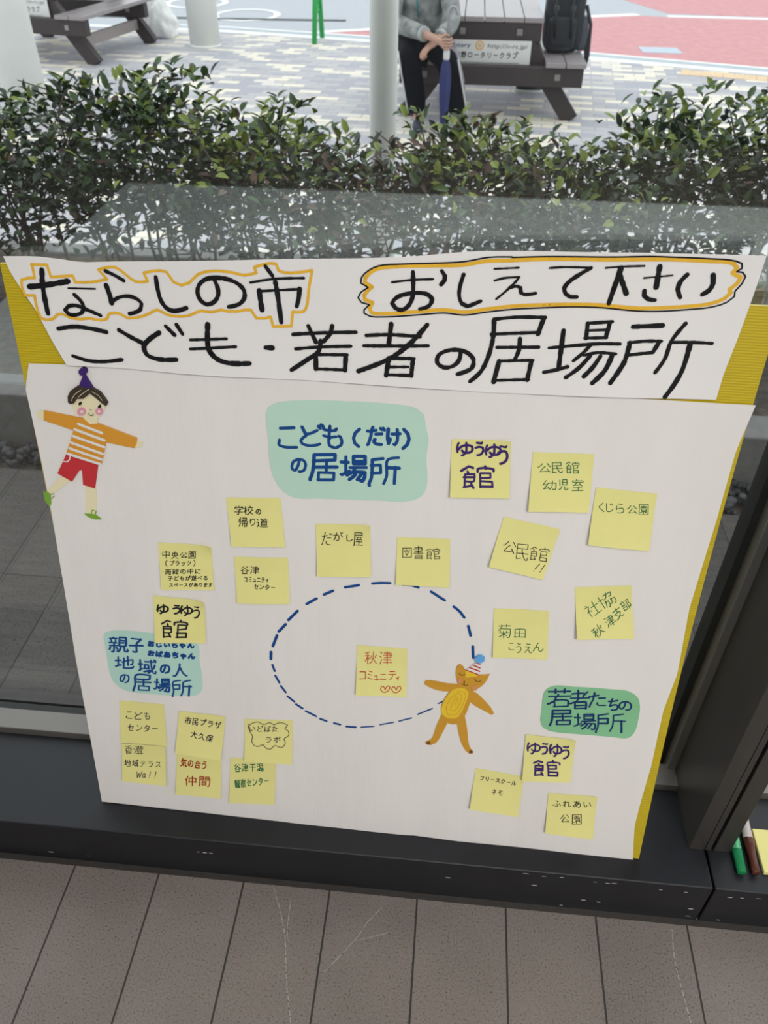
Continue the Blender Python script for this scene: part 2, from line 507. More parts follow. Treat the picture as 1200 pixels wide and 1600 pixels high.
# ------------------------------------------------------------------ setting: indoors
FZ = -0.33                                    # level of the plaza, a step below the indoor floor
floor = struct(MB().box(-4, 4, -3.6, 0.95, -0.12, 0.0), 'floor', M['floor'])
D = {
    "title": [[65,348,8615,600,8653,853,8706],[64,550,8823,525,8657,521,8449,526,8302],[23,837,8621,989,8625,1173,8629],[46,899,8547,963,8481,992,8402,955,8335,872,8302,788,8309,751,8356,797,8402,901,8418,1029,8372,1188,8310],[45,1329,8846,1425,8807,1539,8746],[63,1313,8676,1342,8542,1348,8471],[46,1349,8479,1442,8540,1578,8564,1674,8537,1725,8484,1704,8418,1635,8374,1556,8353],[53,1946,8812,1952,8656,1978,8530,2042,8445,2122,8422,2284,8470],[53,2650,8842,2687,8751,2691,8649,2638,8567,2545,8527,2467,8573,2439,8667,2469,8755,2548,8821,2663,8847,2807,8840,2932,8795,3006,8714,2999,8619,2929,8549,2805,8513],[47,3275,9009,3352,8903],[31,3085,8812,3350,8865,3723,8896],[61,3186,8724,3193,8614,3205,8496],[31,3167,8715,3424,8740,3679,8767],[56,3666,8766,3651,8656,3624,8560],[56,3383,8828,3404,8658,3430,8359],[27,4747,8912,4971,8950,5215,8971],[49,4983,9041,4994,8852,4987,8744,4937,8640,4868,8597,4797,8616,4756,8669,4809,8742,4931,8790,5054,8807,5163,8793,5216,8742,5185,8662,5078,8621],[48,5308,9067,5346,9016,5345,8963,5309,8916],[45,5556,9038,5524,8897,5524,8790,5560,8707,5624,8680,5691,8707,5772,8746],[22,5895,9118,6161,9146],[27,5907,8987,6011,9022,6178,9043,6177,9040,6085,8918,5946,8779],[40,6085,8918,6164,8941,6204,8925,6216,8868,6256,8851,6380,8873],[24,6499,9163,6639,9181,6955,9194],[47,6944,9191,6822,9104,6724,9017,6689,8952,6717,8884,6771,8857,6840,8861],[58,7269,9209,7203,8809],[23,7105,9201,7277,9224,7514,9243],[54,7271,9129,7375,8929],[20,7533,9111,7835,9154],[57,7678,9242,7686,9015],[47,7567,8969,7574,8916,7623,8879,7702,8870],[53,7989,9169,7936,9095,7924,9002,7969,8915],[53,8262,9180,8284,9088,8259,9008,8200,8962],[56,625,8121,830,8157,1049,8141,1228,8109],[47,752,7787,932,7736,1131,7731,1382,7771],[55,1393,8142,1529,8066,1690,7991],[59,1905,8144,1758,8044,1685,7954,1709,7858,1839,7809,2087,7819],[50,1995,8230,2097,8129],[49,2136,8257,2200,8147],[63,2529,8285,2508,8089,2517,7968,2605,7864,2747,7819,3015,7828],[37,2290,8080,2747,8122],[37,2278,7966,2855,8030],[63,3224,8036,3306,8038],[44,3565,8218,3941,8262,4334,8296],[53,3756,8334,3796,8243,3845,8140],[51,4046,8352,4024,8267,3940,8157],[40,3590,8040,3896,8084,4272,8120],[53,3902,8161,3879,8036,3724,7908,3532,7771],[58,3841,7969,3838,7806],[40,3842,7986,4231,8011],[57,4210,8003,4199,7814],[40,3838,7806,4209,7819],[44,4458,8266,4744,8296,5101,8290],[55,4751,8424,4740,8300,4727,8163],[44,4428,8138,5197,8185],[59,5175,8439,4992,8210,4751,8005,4367,7818],[57,4735,8004,4705,7785],[44,4735,8004,5041,8018],[56,5025,8011,5012,7800],[35,4754,7897,4972,7911],[44,4704,7796,5018,7805],[51,5587,8142,5575,8024,5498,7944,5396,7927,5314,7986,5326,8073,5424,8136,5566,8151,5680,8116,5747,8042,5735,7938,5566,7851],[54,5944,8543,5953,8334,5916,8090,5841,7893,5725,7768],[41,5944,8543,6187,8583,6522,8603],[53,6506,8589,6464,8405],[41,5930,8364,6482,8424],[38,6008,8209,6491,8247],[49,6264,8332,6267,8193,6229,8069],[55,6050,8044,6009,7779],[38,6050,8044,6446,8083],[55,6427,8073,6403,7832],[39,6008,7798,6423,7842],[37,6610,8247,6914,8300],[53,6748,8466,6752,8007],[46,6587,7947,6716,7983,6851,8035],[48,7007,8568,7015,8386],[40,6999,8567,7278,8602],[48,7254,8596,7235,8413],[32,7000,8482,7233,8504],[37,7001,8393,7248,8413],[41,6927,8301,7173,8335,7409,8345],[45,7077,8311,6993,8199,6909,8112],[37,7020,8187,7165,8228,7380,8223],[49,7095,8192,6991,8036,6851,7903],[54,7210,8186,7143,8046,7058,7931],[57,7344,8213,7288,8014,7168,7855],[56,7520,8555,7844,8585],[40,7505,8364,7686,8393,7870,8400],[51,7846,8393,7798,8263],[40,7531,8219,7798,8263],[56,7517,8365,7496,8137,7377,7869],[47,8092,8621,7979,8407,7949,8193,7871,8020],[40,7982,8394,8200,8407,8432,8409],[59,8194,8381,8174,8072,8115,7877,8044,7727]],
    "outline": [[33,428,8879,621,8884,643,8742,915,8772,934,8695,1136,8706,1334,8751,1244,8855,1447,8897,1694,8739,1836,8756,1800,8850,2080,8881,2154,8769,2248,8735,2349,8771,2473,8879,2638,8923,2861,8920,3019,8893,3164,8927,3144,8991,3265,9028,3399,9039,3427,8964,3819,8989,3783,8819,3702,8500,3573,8493,3550,8318,3329,8298,3303,8416,3130,8390,3071,8488,2907,8463,2792,8456,2712,8472,2594,8437,2455,8445,2308,8380,2173,8359,2025,8372,1915,8422,1801,8367,1642,8309,1523,8297,1429,8346,1292,8333,1257,8270,1111,8257,1045,8270,923,8251,805,8261,711,8305,641,8296,579,8239,424,8239,399,8328,395,8514,274,8507,254,8610,266,8690,438,8723,437,8879]],
    "bubble": [[18,6076,9259,5826,9242,5549,9181,5191,9147,4859,9121,4585,9084,4478,9029,4394,8941,4387,8880,4473,8836,4387,8772,4356,8708,4396,8656,4490,8635,4428,8571,4428,8531,4500,8499,4642,8501,5034,8546,5375,8587,5593,8573,5836,8619,6138,8671,6425,8705,6800,8744,7113,8755,7546,8737,7804,8748,8118,8787,8304,8818,8478,8889,8542,8959,8534,9018,8586,9106,8603,9184,8561,9227,8498,9232,8544,9270,8531,9320,8464,9342,8178,9352,7806,9350,7556,9347,7184,9323,6477,9286,6075,9253]],
    "bubble_fill": [[43,6080,9219,5786,9196,5551,9145,5192,9120,4783,9089,4555,9044,4441,8944,4433,8890,4519,8844,4427,8743,4435,8689,4526,8663,4491,8591,4515,8544,4641,8539,5033,8584,5373,8623,5591,8607,5833,8653,6134,8706,6421,8739,6796,8771,7108,8784,7540,8769,7796,8786,8111,8822,8294,8858,8443,8927,8495,8996,8473,9034,8537,9103,8556,9175,8488,9197,8459,9214,8493,9274,8446,9313,8184,9324,7811,9324,7189,9293,6481,9258,6078,9221]],
    "title_sheet": {"top":[[93,8962],[510,8975],[823,8954],[1040,8929],[1375,8954],[1926,8990],[2392,9021],[3309,9084],[4352,9153],[4935,9205],[5647,9299],[6279,9332],[6764,9351],[7448,9380],[8122,9395],[8759,9416]],"bot":[[649,7656],[1421,7654],[2083,7637],[2741,7637],[3716,7649],[4676,7653],[5935,7637],[7010,7676],[7917,7696],[8634,7729]],"left":[[649,7656],[517,7945],[366,8352],[258,8540],[143,8763],[93,8962]],"right":[[8634,7729],[8648,8069],[8700,8499],[8733,8909],[8752,9195],[8759,9416]]},
    "main_sheet": {"top":[[118,7631],[749,7654],[1837,7655],[2661,7657],[3717,7658],[4676,7653],[5466,7639],[5933,7653],[7012,7668],[7921,7672],[8669,7674],[9113,7680]],"bot":[[2,17],[1137,13],[2147,8],[3585,-6],[4894,-76],[5322,10],[6179,-9],[7031,-54],[8083,-70],[8995,-63]],"left":[[2,17],[-16,1540],[-24,2929],[5,4535],[26,5478],[23,6448],[5,7292],[118,7631]],"right":[[8995,-63],[8910,661],[8926,1177],[8965,1871],[8959,2918],[9033,3594],[8975,4682],[9033,6074],[9039,7079],[9113,7680]]},
    "card": [{"poly":[[3169,7143],[3202,7244],[3298,7308],[3596,7367],[4238,7400],[4782,7398],[5090,7362],[5184,7291],[5219,7127],[5264,6952],[5248,6729],[5271,6274],[5220,6143],[5071,6056],[4628,6028],[3849,5994],[3496,5989],[3342,6085],[3241,6249],[3193,6477],[3188,6785]],"w":45,"txt":[["こ",3201,6604,3658,6637,3223,7077],["ど",3500,6681,3958,6714,3514,7091],["も",3843,6674,4238,6702,3851,7133],["(",4190,6770,4462,6790,4190,7033],["だ",4433,6771,4730,6792,4430,7119],["け",4695,6793,4950,6812,4687,7113],[")",4870,6794,5138,6813,4861,7077],["の",3429,6301,3718,6323,3440,6612],["居",3665,6184,4147,6221,3678,6704],["場",4080,6215,4540,6250,4083,6696],["所",4454,6170,4986,6211,4447,6720]]},{"poly":[[483,3429],[522,3494],[617,3529],[877,3562],[1324,3561],[1911,3477],[1952,3429],[1955,3094],[1972,2826],[1943,2548],[1875,2467],[1671,2427],[1203,2406],[813,2403],[660,2433],[523,2587],[485,2767],[483,3039]],"w":30,"txt":[["親",478,3091,867,3129,529,3464],["子",816,3122,1121,3152,861,3485],["地",547,2793,932,2832,586,3091],["域",912,2740,1284,2778,953,3088],["の",1284,2788,1501,2810,1310,3043],["人",1499,2747,1743,2772,1529,3071],["の",595,2515,817,2538,628,2776],["居",774,2374,1177,2416,826,2812],["場",1137,2409,1481,2445,1175,2763],["所",1411,2339,1825,2383,1452,2766],["お",1155,3309,1286,3312,1177,3441],["じ",1278,3312,1409,3315,1299,3444],["い",1401,3315,1531,3318,1422,3447],["ち",1524,3318,1654,3321,1544,3450],["ゃ",1647,3321,1777,3324,1666,3453],["ん",1769,3324,1899,3327,1788,3455],["お",1134,3129,1268,3129,1158,3263],["ば",1260,3129,1394,3129,1284,3263],["あ",1386,3129,1520,3129,1409,3263],["ち",1512,3129,1645,3129,1534,3263],["ゃ",1638,3129,1771,3129,1659,3262],["ん",1763,3129,1896,3128,1784,3262]]},{"poly":[[7182,2903],[7199,3105],[7307,3202],[7611,3213],[8140,3210],[8404,3204],[8551,3113],[8608,2970],[8625,2755],[8610,2483],[8542,2364],[8274,2346],[7728,2351],[7341,2377],[7253,2419],[7199,2533],[7189,2736]],"w":29,"txt":[["若",7231,2743,7673,2790,7178,3187],["者",7560,2733,7947,2774,7500,3188],["た",7806,2806,8198,2848,7756,3163],["ち",8134,2779,8363,2804,8087,3084],["の",8287,2809,8553,2838,8246,3066],["居",7280,2425,7738,2475,7233,2818],["場",7680,2368,8098,2414,7625,2777],["所",7993,2338,8546,2399,7925,2813]]}],
    "dash": [[42,4196,4617,4393,4673],[42,4587,4717,4708,4734,4836,4739],[42,5017,4725,5145,4724,5237,4696],[42,5419,4646,5619,4524],[42,5753,4433,5849,4355,5916,4263],[42,5983,4126,6030,3961],[43,6076,3775,6097,3575],[43,3889,4462,4021,4541],[43,3635,4279,3782,4385],[44,3359,3978,3499,4148],[45,3209,3766,3317,3904],[45,3111,3497,3182,3699],[46,3072,3262,3080,3389],[36,3091,3157,3123,3040],[36,3129,2959,3187,2829],[36,3208,2770,3281,2654],[37,3308,2581,3411,2488],[37,3439,2442,3541,2369],[37,3589,2325,3752,2244],[37,3818,2202,3918,2171],[37,4039,2148,4134,2131],[37,4235,2106,4379,2108],[24,4464,2117,4664,2154],[24,4762,2193,4968,2257],[24,5051,2287,5245,2371],[24,5337,2450,5553,2590],[23,5638,2695,5770,2790]],
    "note": [
        {"c":[5554,6978,6295,7016,6358,6219,5587,6175],"w":29.9,"col":"purple","lift":7,"curl":2,"txt":[["ゆ",26,669,446,677,17,997],["う",347,679,609,684,339,999],["ゆ",497,646,914,654,489,975],["う",725,515,1035,521,713,986],["館",102,87,846,101,89,604]],"ex":[]},
        {"c":[6587,6876,7349,6897,7393,6093,6617,6051],"w":10.0,"col":"green","lift":8,"curl":0,"txt":[["公",73,630,369,640,54,846],["民",301,625,556,635,278,875],["館",536,610,831,620,509,886],["幼",170,343,490,353,152,550],["児",460,348,654,354,438,583],["室",662,330,915,338,638,588]],"ex":[]},
        {"c":[7441,6435,8217,6406,8256,5586,7456,5611],"w":9.2,"col":"green","lift":8,"curl":0,"txt":[["く",54,546,267,569,21,777],["じ",174,565,376,587,142,785],["ら",329,553,568,579,294,794],["公",534,579,762,604,507,765],["園",728,562,945,586,689,825]],"ex":[]},
        {"c":[6317,5918,7078,5781,6934,5004,6185,5161],"w":10.1,"col":"black","lift":7,"curl":0,"txt":[["公",104,300,424,313,77,605],["民",366,195,691,235,298,612],["館",602,244,1045,296,539,607]],"ex":[[857,283,804,166],[795,132,788,123],[949,290,915,178],[911,147,904,137]]},
        {"c":[7389,4905,8142,4994,8308,4164,7521,4089],"w":10.4,"col":"green","lift":9,"curl":1,"txt":[["社",236,321,524,526,72,623],["協",457,476,793,685,308,785],["秋",338,-33,546,132,212,186],["津",561,152,757,305,433,374],["支",715,301,893,439,586,521],["部",840,458,1036,581,734,677]],"ex":[]},
        {"c":[6319,4451,7089,4478,7156,3691,6376,3630],"w":10.8,"col":"green","lift":6,"curl":0,"txt":[["菊",43,357,368,367,35,712],["田",347,382,633,392,340,632],["こ",249,121,429,125,242,357],["う",398,69,566,73,390,349],["え",548,80,750,85,540,342],["ん",704,124,965,131,696,370]],"ex":[]},
        {"c":[4380,3644,5125,3635,5149,2800,4379,2776],"w":12.5,"col":"red","lift":8,"curl":0,"txt":[["秋",135,584,432,609,130,909],["津",414,583,745,610,408,941],["コ",26,267,233,282,22,529],["ミ",188,279,361,291,184,541],["ュ",321,267,465,278,317,505],["ニ",436,286,624,300,433,493],["テ",604,303,828,320,600,550],["ィ",768,317,883,326,766,454]],"ex":[[579,137,546,202,504,196,488,142,526,92,580,84,643,118,674,179,652,218,610,203,579,137],[796,138,764,204,721,197,706,143,744,93,797,85,860,119,891,180,869,220,827,205,796,138]]},
        {"c":[2555,5905,3314,5964,3358,5224,2593,5169],"w":11.7,"col":"black","lift":5,"curl":0,"txt":[["学",91,630,306,630,117,857],["校",268,634,488,635,292,850],["の",496,644,631,644,513,805],["帰",141,375,373,377,170,633],["り",341,401,527,402,364,614],["道",473,378,746,380,497,611]],"ex":[]},
        {"c":[3787,5597,4538,5657,4566,4860,3800,4789],"w":11.6,"col":"black","lift":7,"curl":2,"txt":[["だ",61,554,313,554,71,882],["が",287,654,516,653,293,874],["し",500,657,702,657,505,821],["屋",655,549,890,549,664,904]],"ex":[]},
        {"c":[4909,5483,5633,5513,5671,4766,4919,4747],"w":9.7,"col":"black","lift":6,"curl":0,"txt":[["図",105,567,290,576,100,795],["書",285,506,535,519,278,860],["館",516,515,865,533,511,826]],"ex":[]},
        {"c":[2608,4986,3385,5038,3396,4289,2619,4230],"w":10.7,"col":"black","lift":5,"curl":0,"txt":[["谷",81,611,282,614,97,828],["津",260,615,481,619,275,829],["コ",148,457,234,456,160,600],["ミ",229,456,316,456,241,600],["ュ",311,456,397,455,322,599],["ニ",392,455,478,455,403,599],["テ",473,455,559,454,484,598],["ィ",554,454,640,454,565,598],["セ",324,308,434,301,341,453],["ン",428,302,538,295,444,446],["タ",532,295,642,289,548,440],["ー",636,289,746,282,652,434]],"ex":[]},
        {"c":[1528,5135,2291,5141,2283,4411,1501,4369],"w":9.9,"col":"black","lift":4,"curl":3,"txt":[["中",28,642,232,654,44,860],["央",215,641,379,650,229,841],["公",369,664,566,676,380,832],["園",527,652,710,663,543,882],["(",63,494,178,499,75,635],["プ",172,498,286,503,183,640],["ラ",280,503,394,508,291,646],["ッ",388,508,502,513,399,651],["ツ",495,512,610,517,507,656],[")",603,517,717,522,614,662],["南",79,314,227,320,90,457],["館",219,320,367,326,230,464],["の",359,326,507,332,369,470],["中",498,331,646,337,509,476],["に",638,337,785,343,648,483],["子",127,188,245,191,137,314],["ど",238,191,356,195,248,317],["も",350,195,467,198,359,321],["が",461,198,578,201,470,325],["遊",571,201,689,205,581,329],["べ",682,204,799,208,692,333],["る",793,208,910,211,802,336],["ス",147,54,245,55,157,167],["ペ",240,55,338,56,250,169],["ー",332,56,430,57,342,170],["ス",425,57,523,58,435,172],["が",517,58,615,59,527,173],["あ",609,59,707,60,619,175],["り",701,60,799,61,711,176],["ま",793,61,891,62,803,178],["す",885,62,983,64,895,180]],"ex":[[37,758,41,753],[55,384,59,382]]},
        {"c":[1364,4244,2120,4216,2093,3473,1306,3423],"w":26.5,"col":"black","lift":4,"curl":3,"txt":[["ゆ",-12,578,345,608,0,860],["う",314,595,576,617,326,880],["ゆ",459,568,815,598,472,882],["う",711,495,947,514,727,897],["館",47,29,759,55,68,564]],"ex":[]},
        {"c":[577,2206,1319,2224,1286,1396,506,1369],"w":12.9,"col":"indigo","lift":3,"curl":0,"txt":[["こ",83,530,317,547,95,813],["ど",269,538,515,557,281,784],["も",506,566,692,580,518,807],["セ",130,264,318,271,147,484],["ン",308,270,496,276,325,490],["タ",485,276,673,282,504,496],["ー",663,282,850,288,682,502]],"ex":[]},
        {"c":[527,1371,1266,1400,1219,599,470,618],"w":12.2,"col":"indigo","lift":6,"curl":0,"txt":[["香",46,689,259,709,59,983],["澄",233,705,521,732,245,983],["地",27,367,212,378,46,600],["域",202,378,387,389,221,608],["テ",376,388,561,399,395,616],["ラ",551,399,735,410,568,623],["ス",724,409,909,419,742,631],["W",313,108,446,121,327,318],["a",438,120,571,133,452,328],["!",563,132,696,145,577,338],["!",689,144,821,156,702,348]],"ex":[]},
        {"c":[1552,2127,2303,2087,2187,1240,1435,1317],"w":13.8,"col":"indigo","lift":8,"curl":0,"txt":[["市",114,687,285,685,129,908],["民",276,685,447,684,290,905],["プ",437,684,609,683,451,902],["ラ",599,683,770,681,612,899],["ザ",760,681,931,680,772,896],["大",261,407,440,387,290,601],["久",430,388,608,369,458,581],["保",598,370,777,352,626,562]],"ex":[]},
        {"c":[1439,1298,2180,1220,2134,430,1352,406],"w":17.5,"col":"brick","lift":7,"curl":0,"txt":[["気",69,630,231,633,94,872],["の",222,632,383,635,247,879],["合",374,635,535,638,400,886],["う",526,638,687,641,552,893],["仲",170,191,490,214,175,494],["間",472,213,792,238,479,526]],"ex":[]},
        {"c":[2608,2074,3380,2128,3359,1290,2574,1260],"w":11.0,"col":"indigo","lift":7,"curl":0,"txt":[["い",74,674,242,683,75,856],["ど",233,682,401,691,234,863],["ば",391,690,559,698,392,870],["た",549,698,716,706,549,876],["ラ",401,437,596,453,399,619],["ボ",588,452,782,467,585,632]],"ex":[[71,890,102,721,167,599,153,476,224,373,322,379,387,421,469,331,556,329,631,410,777,370,858,479,825,570,922,650,905,759,840,804,898,887,808,938,695,934,615,887,534,939,388,885,291,944,129,885,70,796]]},
        {"c":[2325,1262,3082,1251,3046,409,2270,334],"w":13.5,"col":"green","lift":6,"curl":0,"txt":[["谷",86,653,262,673,77,889],["津",252,672,428,693,243,911],["干",418,691,593,713,408,934],["潟",584,712,759,734,573,957],["観",118,305,253,328,94,527],["察",246,326,381,349,221,550],["セ",373,348,508,371,349,574],["ン",500,370,635,393,476,598],["タ",627,392,762,416,602,622],["ー",754,415,888,439,729,647]],"ex":[]},
        {"c":[6302,1524,7072,1436,7052,668,6266,748],"w":11.6,"col":"indigo","lift":8,"curl":0,"txt":[["フ",98,702,214,705,99,854],["リ",207,705,323,708,208,857],["ー",316,707,432,710,317,859],["ス",425,710,541,713,425,862],["ク",534,713,650,716,534,865],["ー",643,716,759,718,643,868],["ル",752,718,868,721,752,871],["ネ",377,408,512,410,378,591],["モ",504,410,639,412,505,593]],"ex":[]},
        {"c":[7005,2268,7765,2256,7779,1474,7037,1413],"w":29.1,"col":"purple","lift":8,"curl":2,"txt":[["ゆ",-7,533,396,564,-34,884],["う",290,543,541,563,257,900],["ゆ",457,512,838,542,419,896],["う",714,471,994,492,670,884],["館",143,53,851,81,104,513]],"ex":[]},
        {"c":[7483,1163,8248,1187,8277,394,7516,407],"w":11.5,"col":"black","lift":9,"curl":1,"txt":[["ふ",85,639,303,651,75,861],["れ",294,651,511,662,283,870],["あ",502,662,719,674,490,879],["い",711,673,927,684,697,888],["公",271,259,530,293,250,519],["園",509,241,781,276,481,557]],"ex":[]}],
    "boy": [["leg","cream",0,274,6068,414,6020,83,5769,25,5826],["leg","cream",0,610,5967,736,5928,653,5506,530,5497],["hand","cream",0,108,6978,139,7002,224,7012,199,6879,111,6879,90,6905],["hand","cream",0,1403,6671,1492,6648,1474,6573,1367,6558],["face","cream",0,607,7143,697,7225,859,7301,998,7234,1065,7140,1022,7038,933,6955,909,6870,807,6845,723,6896,735,6941,635,6990],["shoe","leaf",0,-23,5817,65,5792,54,5630,22,5583,-26,5674],["shoe","leaf",0,514,5508,664,5507,747,5438,653,5430,564,5456],["shoe_strap","leaf",12.2,34,5753,87,5786,128,5797],["shoe_strap","leaf",12.2,38,5709,88,5727,129,5765],["shoe_strap","leaf",12.2,614,5511,641,5580,691,5559,669,5507],["shorts","red_paper",0,413,6410,828,6282,727,5915,571,5964,592,6182,554,6179,422,6002,237,6113],["pocket","white_paper",15.5,356,6302,405,6296,444,6332,461,6378],["shirt","orange",0,734,6935,809,6857,932,6876,1423,6702,1410,6637,1367,6558,986,6619,931,6442,874,6285,414,6417,501,6597,574,6762,187,6876,213,7011],["shirt_stripe","white_paper",38.1,656,6858,956,6749],["shirt_stripe","white_paper",38.3,594,6779,973,6646],["shirt_stripe","white_paper",38.5,560,6681,958,6548],["shirt_stripe","white_paper",38.7,517,6586,925,6448],["shirt_stripe","white_paper",38.9,481,6503,897,6365],["shirt_stripe","white_paper",39.0,440,6423,866,6297],["cheek","pink",0,784,7040,777,7021,764,7003,746,6990,725,6983,706,6984,689,6991,678,7005,674,7023,677,7043,688,7062,704,7077,723,7087,743,7090,762,7086,776,7075,784,7059],["cheek","pink",0,1019,7060,1013,7042,1001,7026,985,7015,967,7008,950,7009,936,7016,926,7029,922,7045,925,7063,934,7080,948,7094,965,7103,983,7106,999,7102,1011,7093,1018,7078],["cheek_dot","cream",0,758,7039,755,7031,750,7025,744,7020,737,7017,729,7017,724,7020,720,7026,718,7032,719,7040,723,7047,729,7053,736,7056,743,7057,750,7056,755,7052,758,7046],["cheek_dot","cream",0,990,7058,988,7052,984,7046,978,7042,972,7040,965,7040,960,7042,957,7047,955,7053,956,7059,959,7066,965,7071,971,7074,977,7075,983,7074,988,7070,990,7065],["eye","ink",0,748,7148,746,7141,741,7134,735,7130,729,7127,723,7127,717,7130,714,7135,713,7142,714,7149,718,7156,723,7162,729,7166,736,7167,741,7165,746,7161,748,7155],["eye","ink",0,1005,7126,1003,7118,998,7112,993,7107,986,7105,980,7105,975,7108,971,7113,970,7120,971,7127,974,7134,980,7140,986,7143,992,7144,998,7143,1003,7139,1005,7133],["mouth","ink",8.8,832,7030,840,7000,865,6993,895,7019],["nose","ink",6.1,855,7089,866,7077,882,7084],["hair","hair",0,577,7159,587,7240,638,7319,723,7379,813,7406,926,7381,1024,7327,1083,7229,1106,7180,1081,7141,1042,7167,977,7233,892,7303,793,7225,699,7215,654,7151,606,7139],["hair_strand","cream",6.1,630,7188,682,7268,780,7339],["hair_strand","cream",6.1,732,7243,818,7309,890,7357],["hair_strand","cream",6.0,928,7327,1006,7283,1049,7216],["hat","purple",0,855,7557,770,7403,840,7380,940,7377],["hat_pompom","purple",0,901,7592,895,7573,882,7556,864,7544,844,7538,825,7538,809,7546,798,7559,794,7576,797,7595,807,7612,823,7627,842,7637,861,7639,879,7636,893,7625,901,7610]],
    "cat": [["leg","amber",0,5699,2507,5828,2440,5795,2338,5729,2134,5648,1942,5571,1887,5489,1899,5481,1940,5564,1999,5629,2255],["leg","amber",0,5944,2371,6052,2512,6100,2306,6185,1903,6241,1834,6226,1799,6166,1801,6078,1908,5995,2130],["arm","amber",0,5401,3066,5431,3103,5565,3111,5759,3087,5900,3085,5958,2997,5794,2944,5614,2946,5469,2994,5416,3028],["arm","amber",0,6113,2981,6179,2957,6318,2829,6478,2622,6488,2583,6457,2564,6375,2611,6122,2777,6082,2883],["torso","amber",0,5900,3085,6110,3013,6139,2889,6107,2727,6047,2496,5946,2347,5794,2354,5707,2491,5684,2650,5737,2832,5806,2966],["head","amber",0,5862,3361,5876,3424,5912,3455,5951,3431,6001,3352,6215,3285,6362,3306,6330,3199,6270,3092,6187,3013,6114,2966,5955,3028,5905,3101,5881,3177,5864,3269],["forehead","yellow",0,6004,3349,6215,3288,6167,3256,6067,3235,6013,3225],["belly","yellow",0,5892,3014,5955,3033,6020,3022,6076,2962,6079,2883,6052,2769,6001,2587,5956,2486,5893,2450,5788,2451,5712,2508,5688,2586,5701,2684,5773,2883,5831,2976],["belly_swirl","amber",6.8,5894,2721,5917,2850,5890,2864,5848,2732,5830,2602,5883,2591,5952,2727,5978,2889,5923,2946,5839,2858,5762,2643,5797,2517,5914,2530,5994,2683,6037,2879,6012,2955,5908,2976],["toe","brown",0,5563,1933,5561,1922,5555,1913,5546,1905,5535,1901,5523,1901,5513,1904,5504,1911,5500,1920,5499,1931,5503,1941,5510,1949,5520,1955,5532,1957,5544,1956,5553,1951,5560,1943],["toe","brown",0,6229,1841,6228,1831,6223,1821,6215,1814,6205,1810,6194,1810,6185,1813,6177,1820,6172,1830,6171,1840,6174,1850,6181,1858,6190,1864,6201,1866,6211,1865,6220,1859,6227,1851],["cheek","blush",0,5970,3171,5969,3152,5963,3136,5953,3124,5940,3118,5926,3118,5913,3125,5902,3137,5896,3154,5895,3172,5898,3189,5907,3204,5919,3213,5932,3216,5946,3213,5958,3203,5967,3188],["cheek","blush",0,6207,3054,6205,3037,6197,3021,6185,3009,6169,3003,6152,3003,6136,3009,6124,3021,6117,3036,6115,3053,6120,3070,6131,3084,6145,3093,6161,3096,6178,3093,6192,3084,6202,3070],["eye","ink",8.5,5910,3296,5951,3265,6000,3285],["eye","ink",8.5,6150,3228,6167,3183,6200,3166,6242,3190],["mouth","ink",7.6,5955,3117,6001,3100,6000,3173,6001,3103,6028,3080,6058,3109],["hat","white_paper",0,6016,3369,6146,3515,6212,3500,6220,3289],["hat_stripe","red_paper",17.9,6024,3370,6212,3297],["hat_stripe","red_paper",21.7,6059,3422,6209,3365],["hat_stripe","red_paper",21.6,6106,3470,6208,3426],["hat_stripe","red_paper",18.8,6153,3508,6205,3495],["hat_pompom","sky",0,6265,3585,6262,3561,6250,3539,6230,3523,6205,3513,6179,3513,6154,3521,6135,3537,6124,3559,6122,3582,6129,3606,6146,3625,6168,3638,6195,3643,6220,3639,6243,3626,6258,3607]],
    "pink": [[-1.792,10.999],[-1.219,11.261],[1.42,12.579],[2.261,12.921],[2.623,12.815],[3.907,12.8]],
    "gutter": [[-4.125,10.92],[-2.996,10.822],[-1.264,10.452],[1.202,9.815],[2.965,9.241]],
    "pinklow": [[-1.173,10.832],[0.046,10.523],[1.225,10.06],[3.031,9.489]],
    "pinkup": [[2.277,14.29],[2.681,13.15],[3.965,13.02],[4.39,14.628]],
    "patch": [[1.902,10.633],[2.325,10.617],[2.341,10.288],[1.909,10.299]],
    "drain": [[-3.991,11.756],[-3.239,11.769],[-1.597,11.867]],
    "rings": [[-2.956,12.175],[-3.891,13.119]],
    "tact": [[2.156,9.4],[2.949,9.181],[2.895,8.975],[2.091,9.152]],
    "scuff": [[-0.3667,0.0739],[-0.3557,0.0739],[-0.3447,0.0738],[-0.6374,0.0234],[-0.5705,0.0226],[0.0556,0.0684],[0.1799,0.106],[0.209,0.1032],[0.2376,0.1046],[0.2914,0.1004],[0.3119,0.1002],[0.3217,0.1022],[0.1977,0.0705],[0.2835,0.0365],[0.2502,0.011],[0.308,0.0348],[0.4366,0.0953],[0.3961,0.0956],[0.4578,0.0415],[0.4588,0.0162],[0.5058,0.0922],[0.5253,0.094],[0.5494,0.0969],[0.5087,0.013]],
    "vein": [[2.2,-2475,6565,-2236,6092,-2042,5591,-1940,5110,-1736,4399,-1655,4066],[2,-2071,6271,-2057,5898,-2020,5643,-1975,5577],[2.2,-512,6282,-725,6028,-858,5787,-1084,5484,-1333,5188],[1.6,-388,5874,-645,5788,-890,5703],[2.4,4333,6397,4287,5909,4320,5482,4372,4991,4400,4651]]}
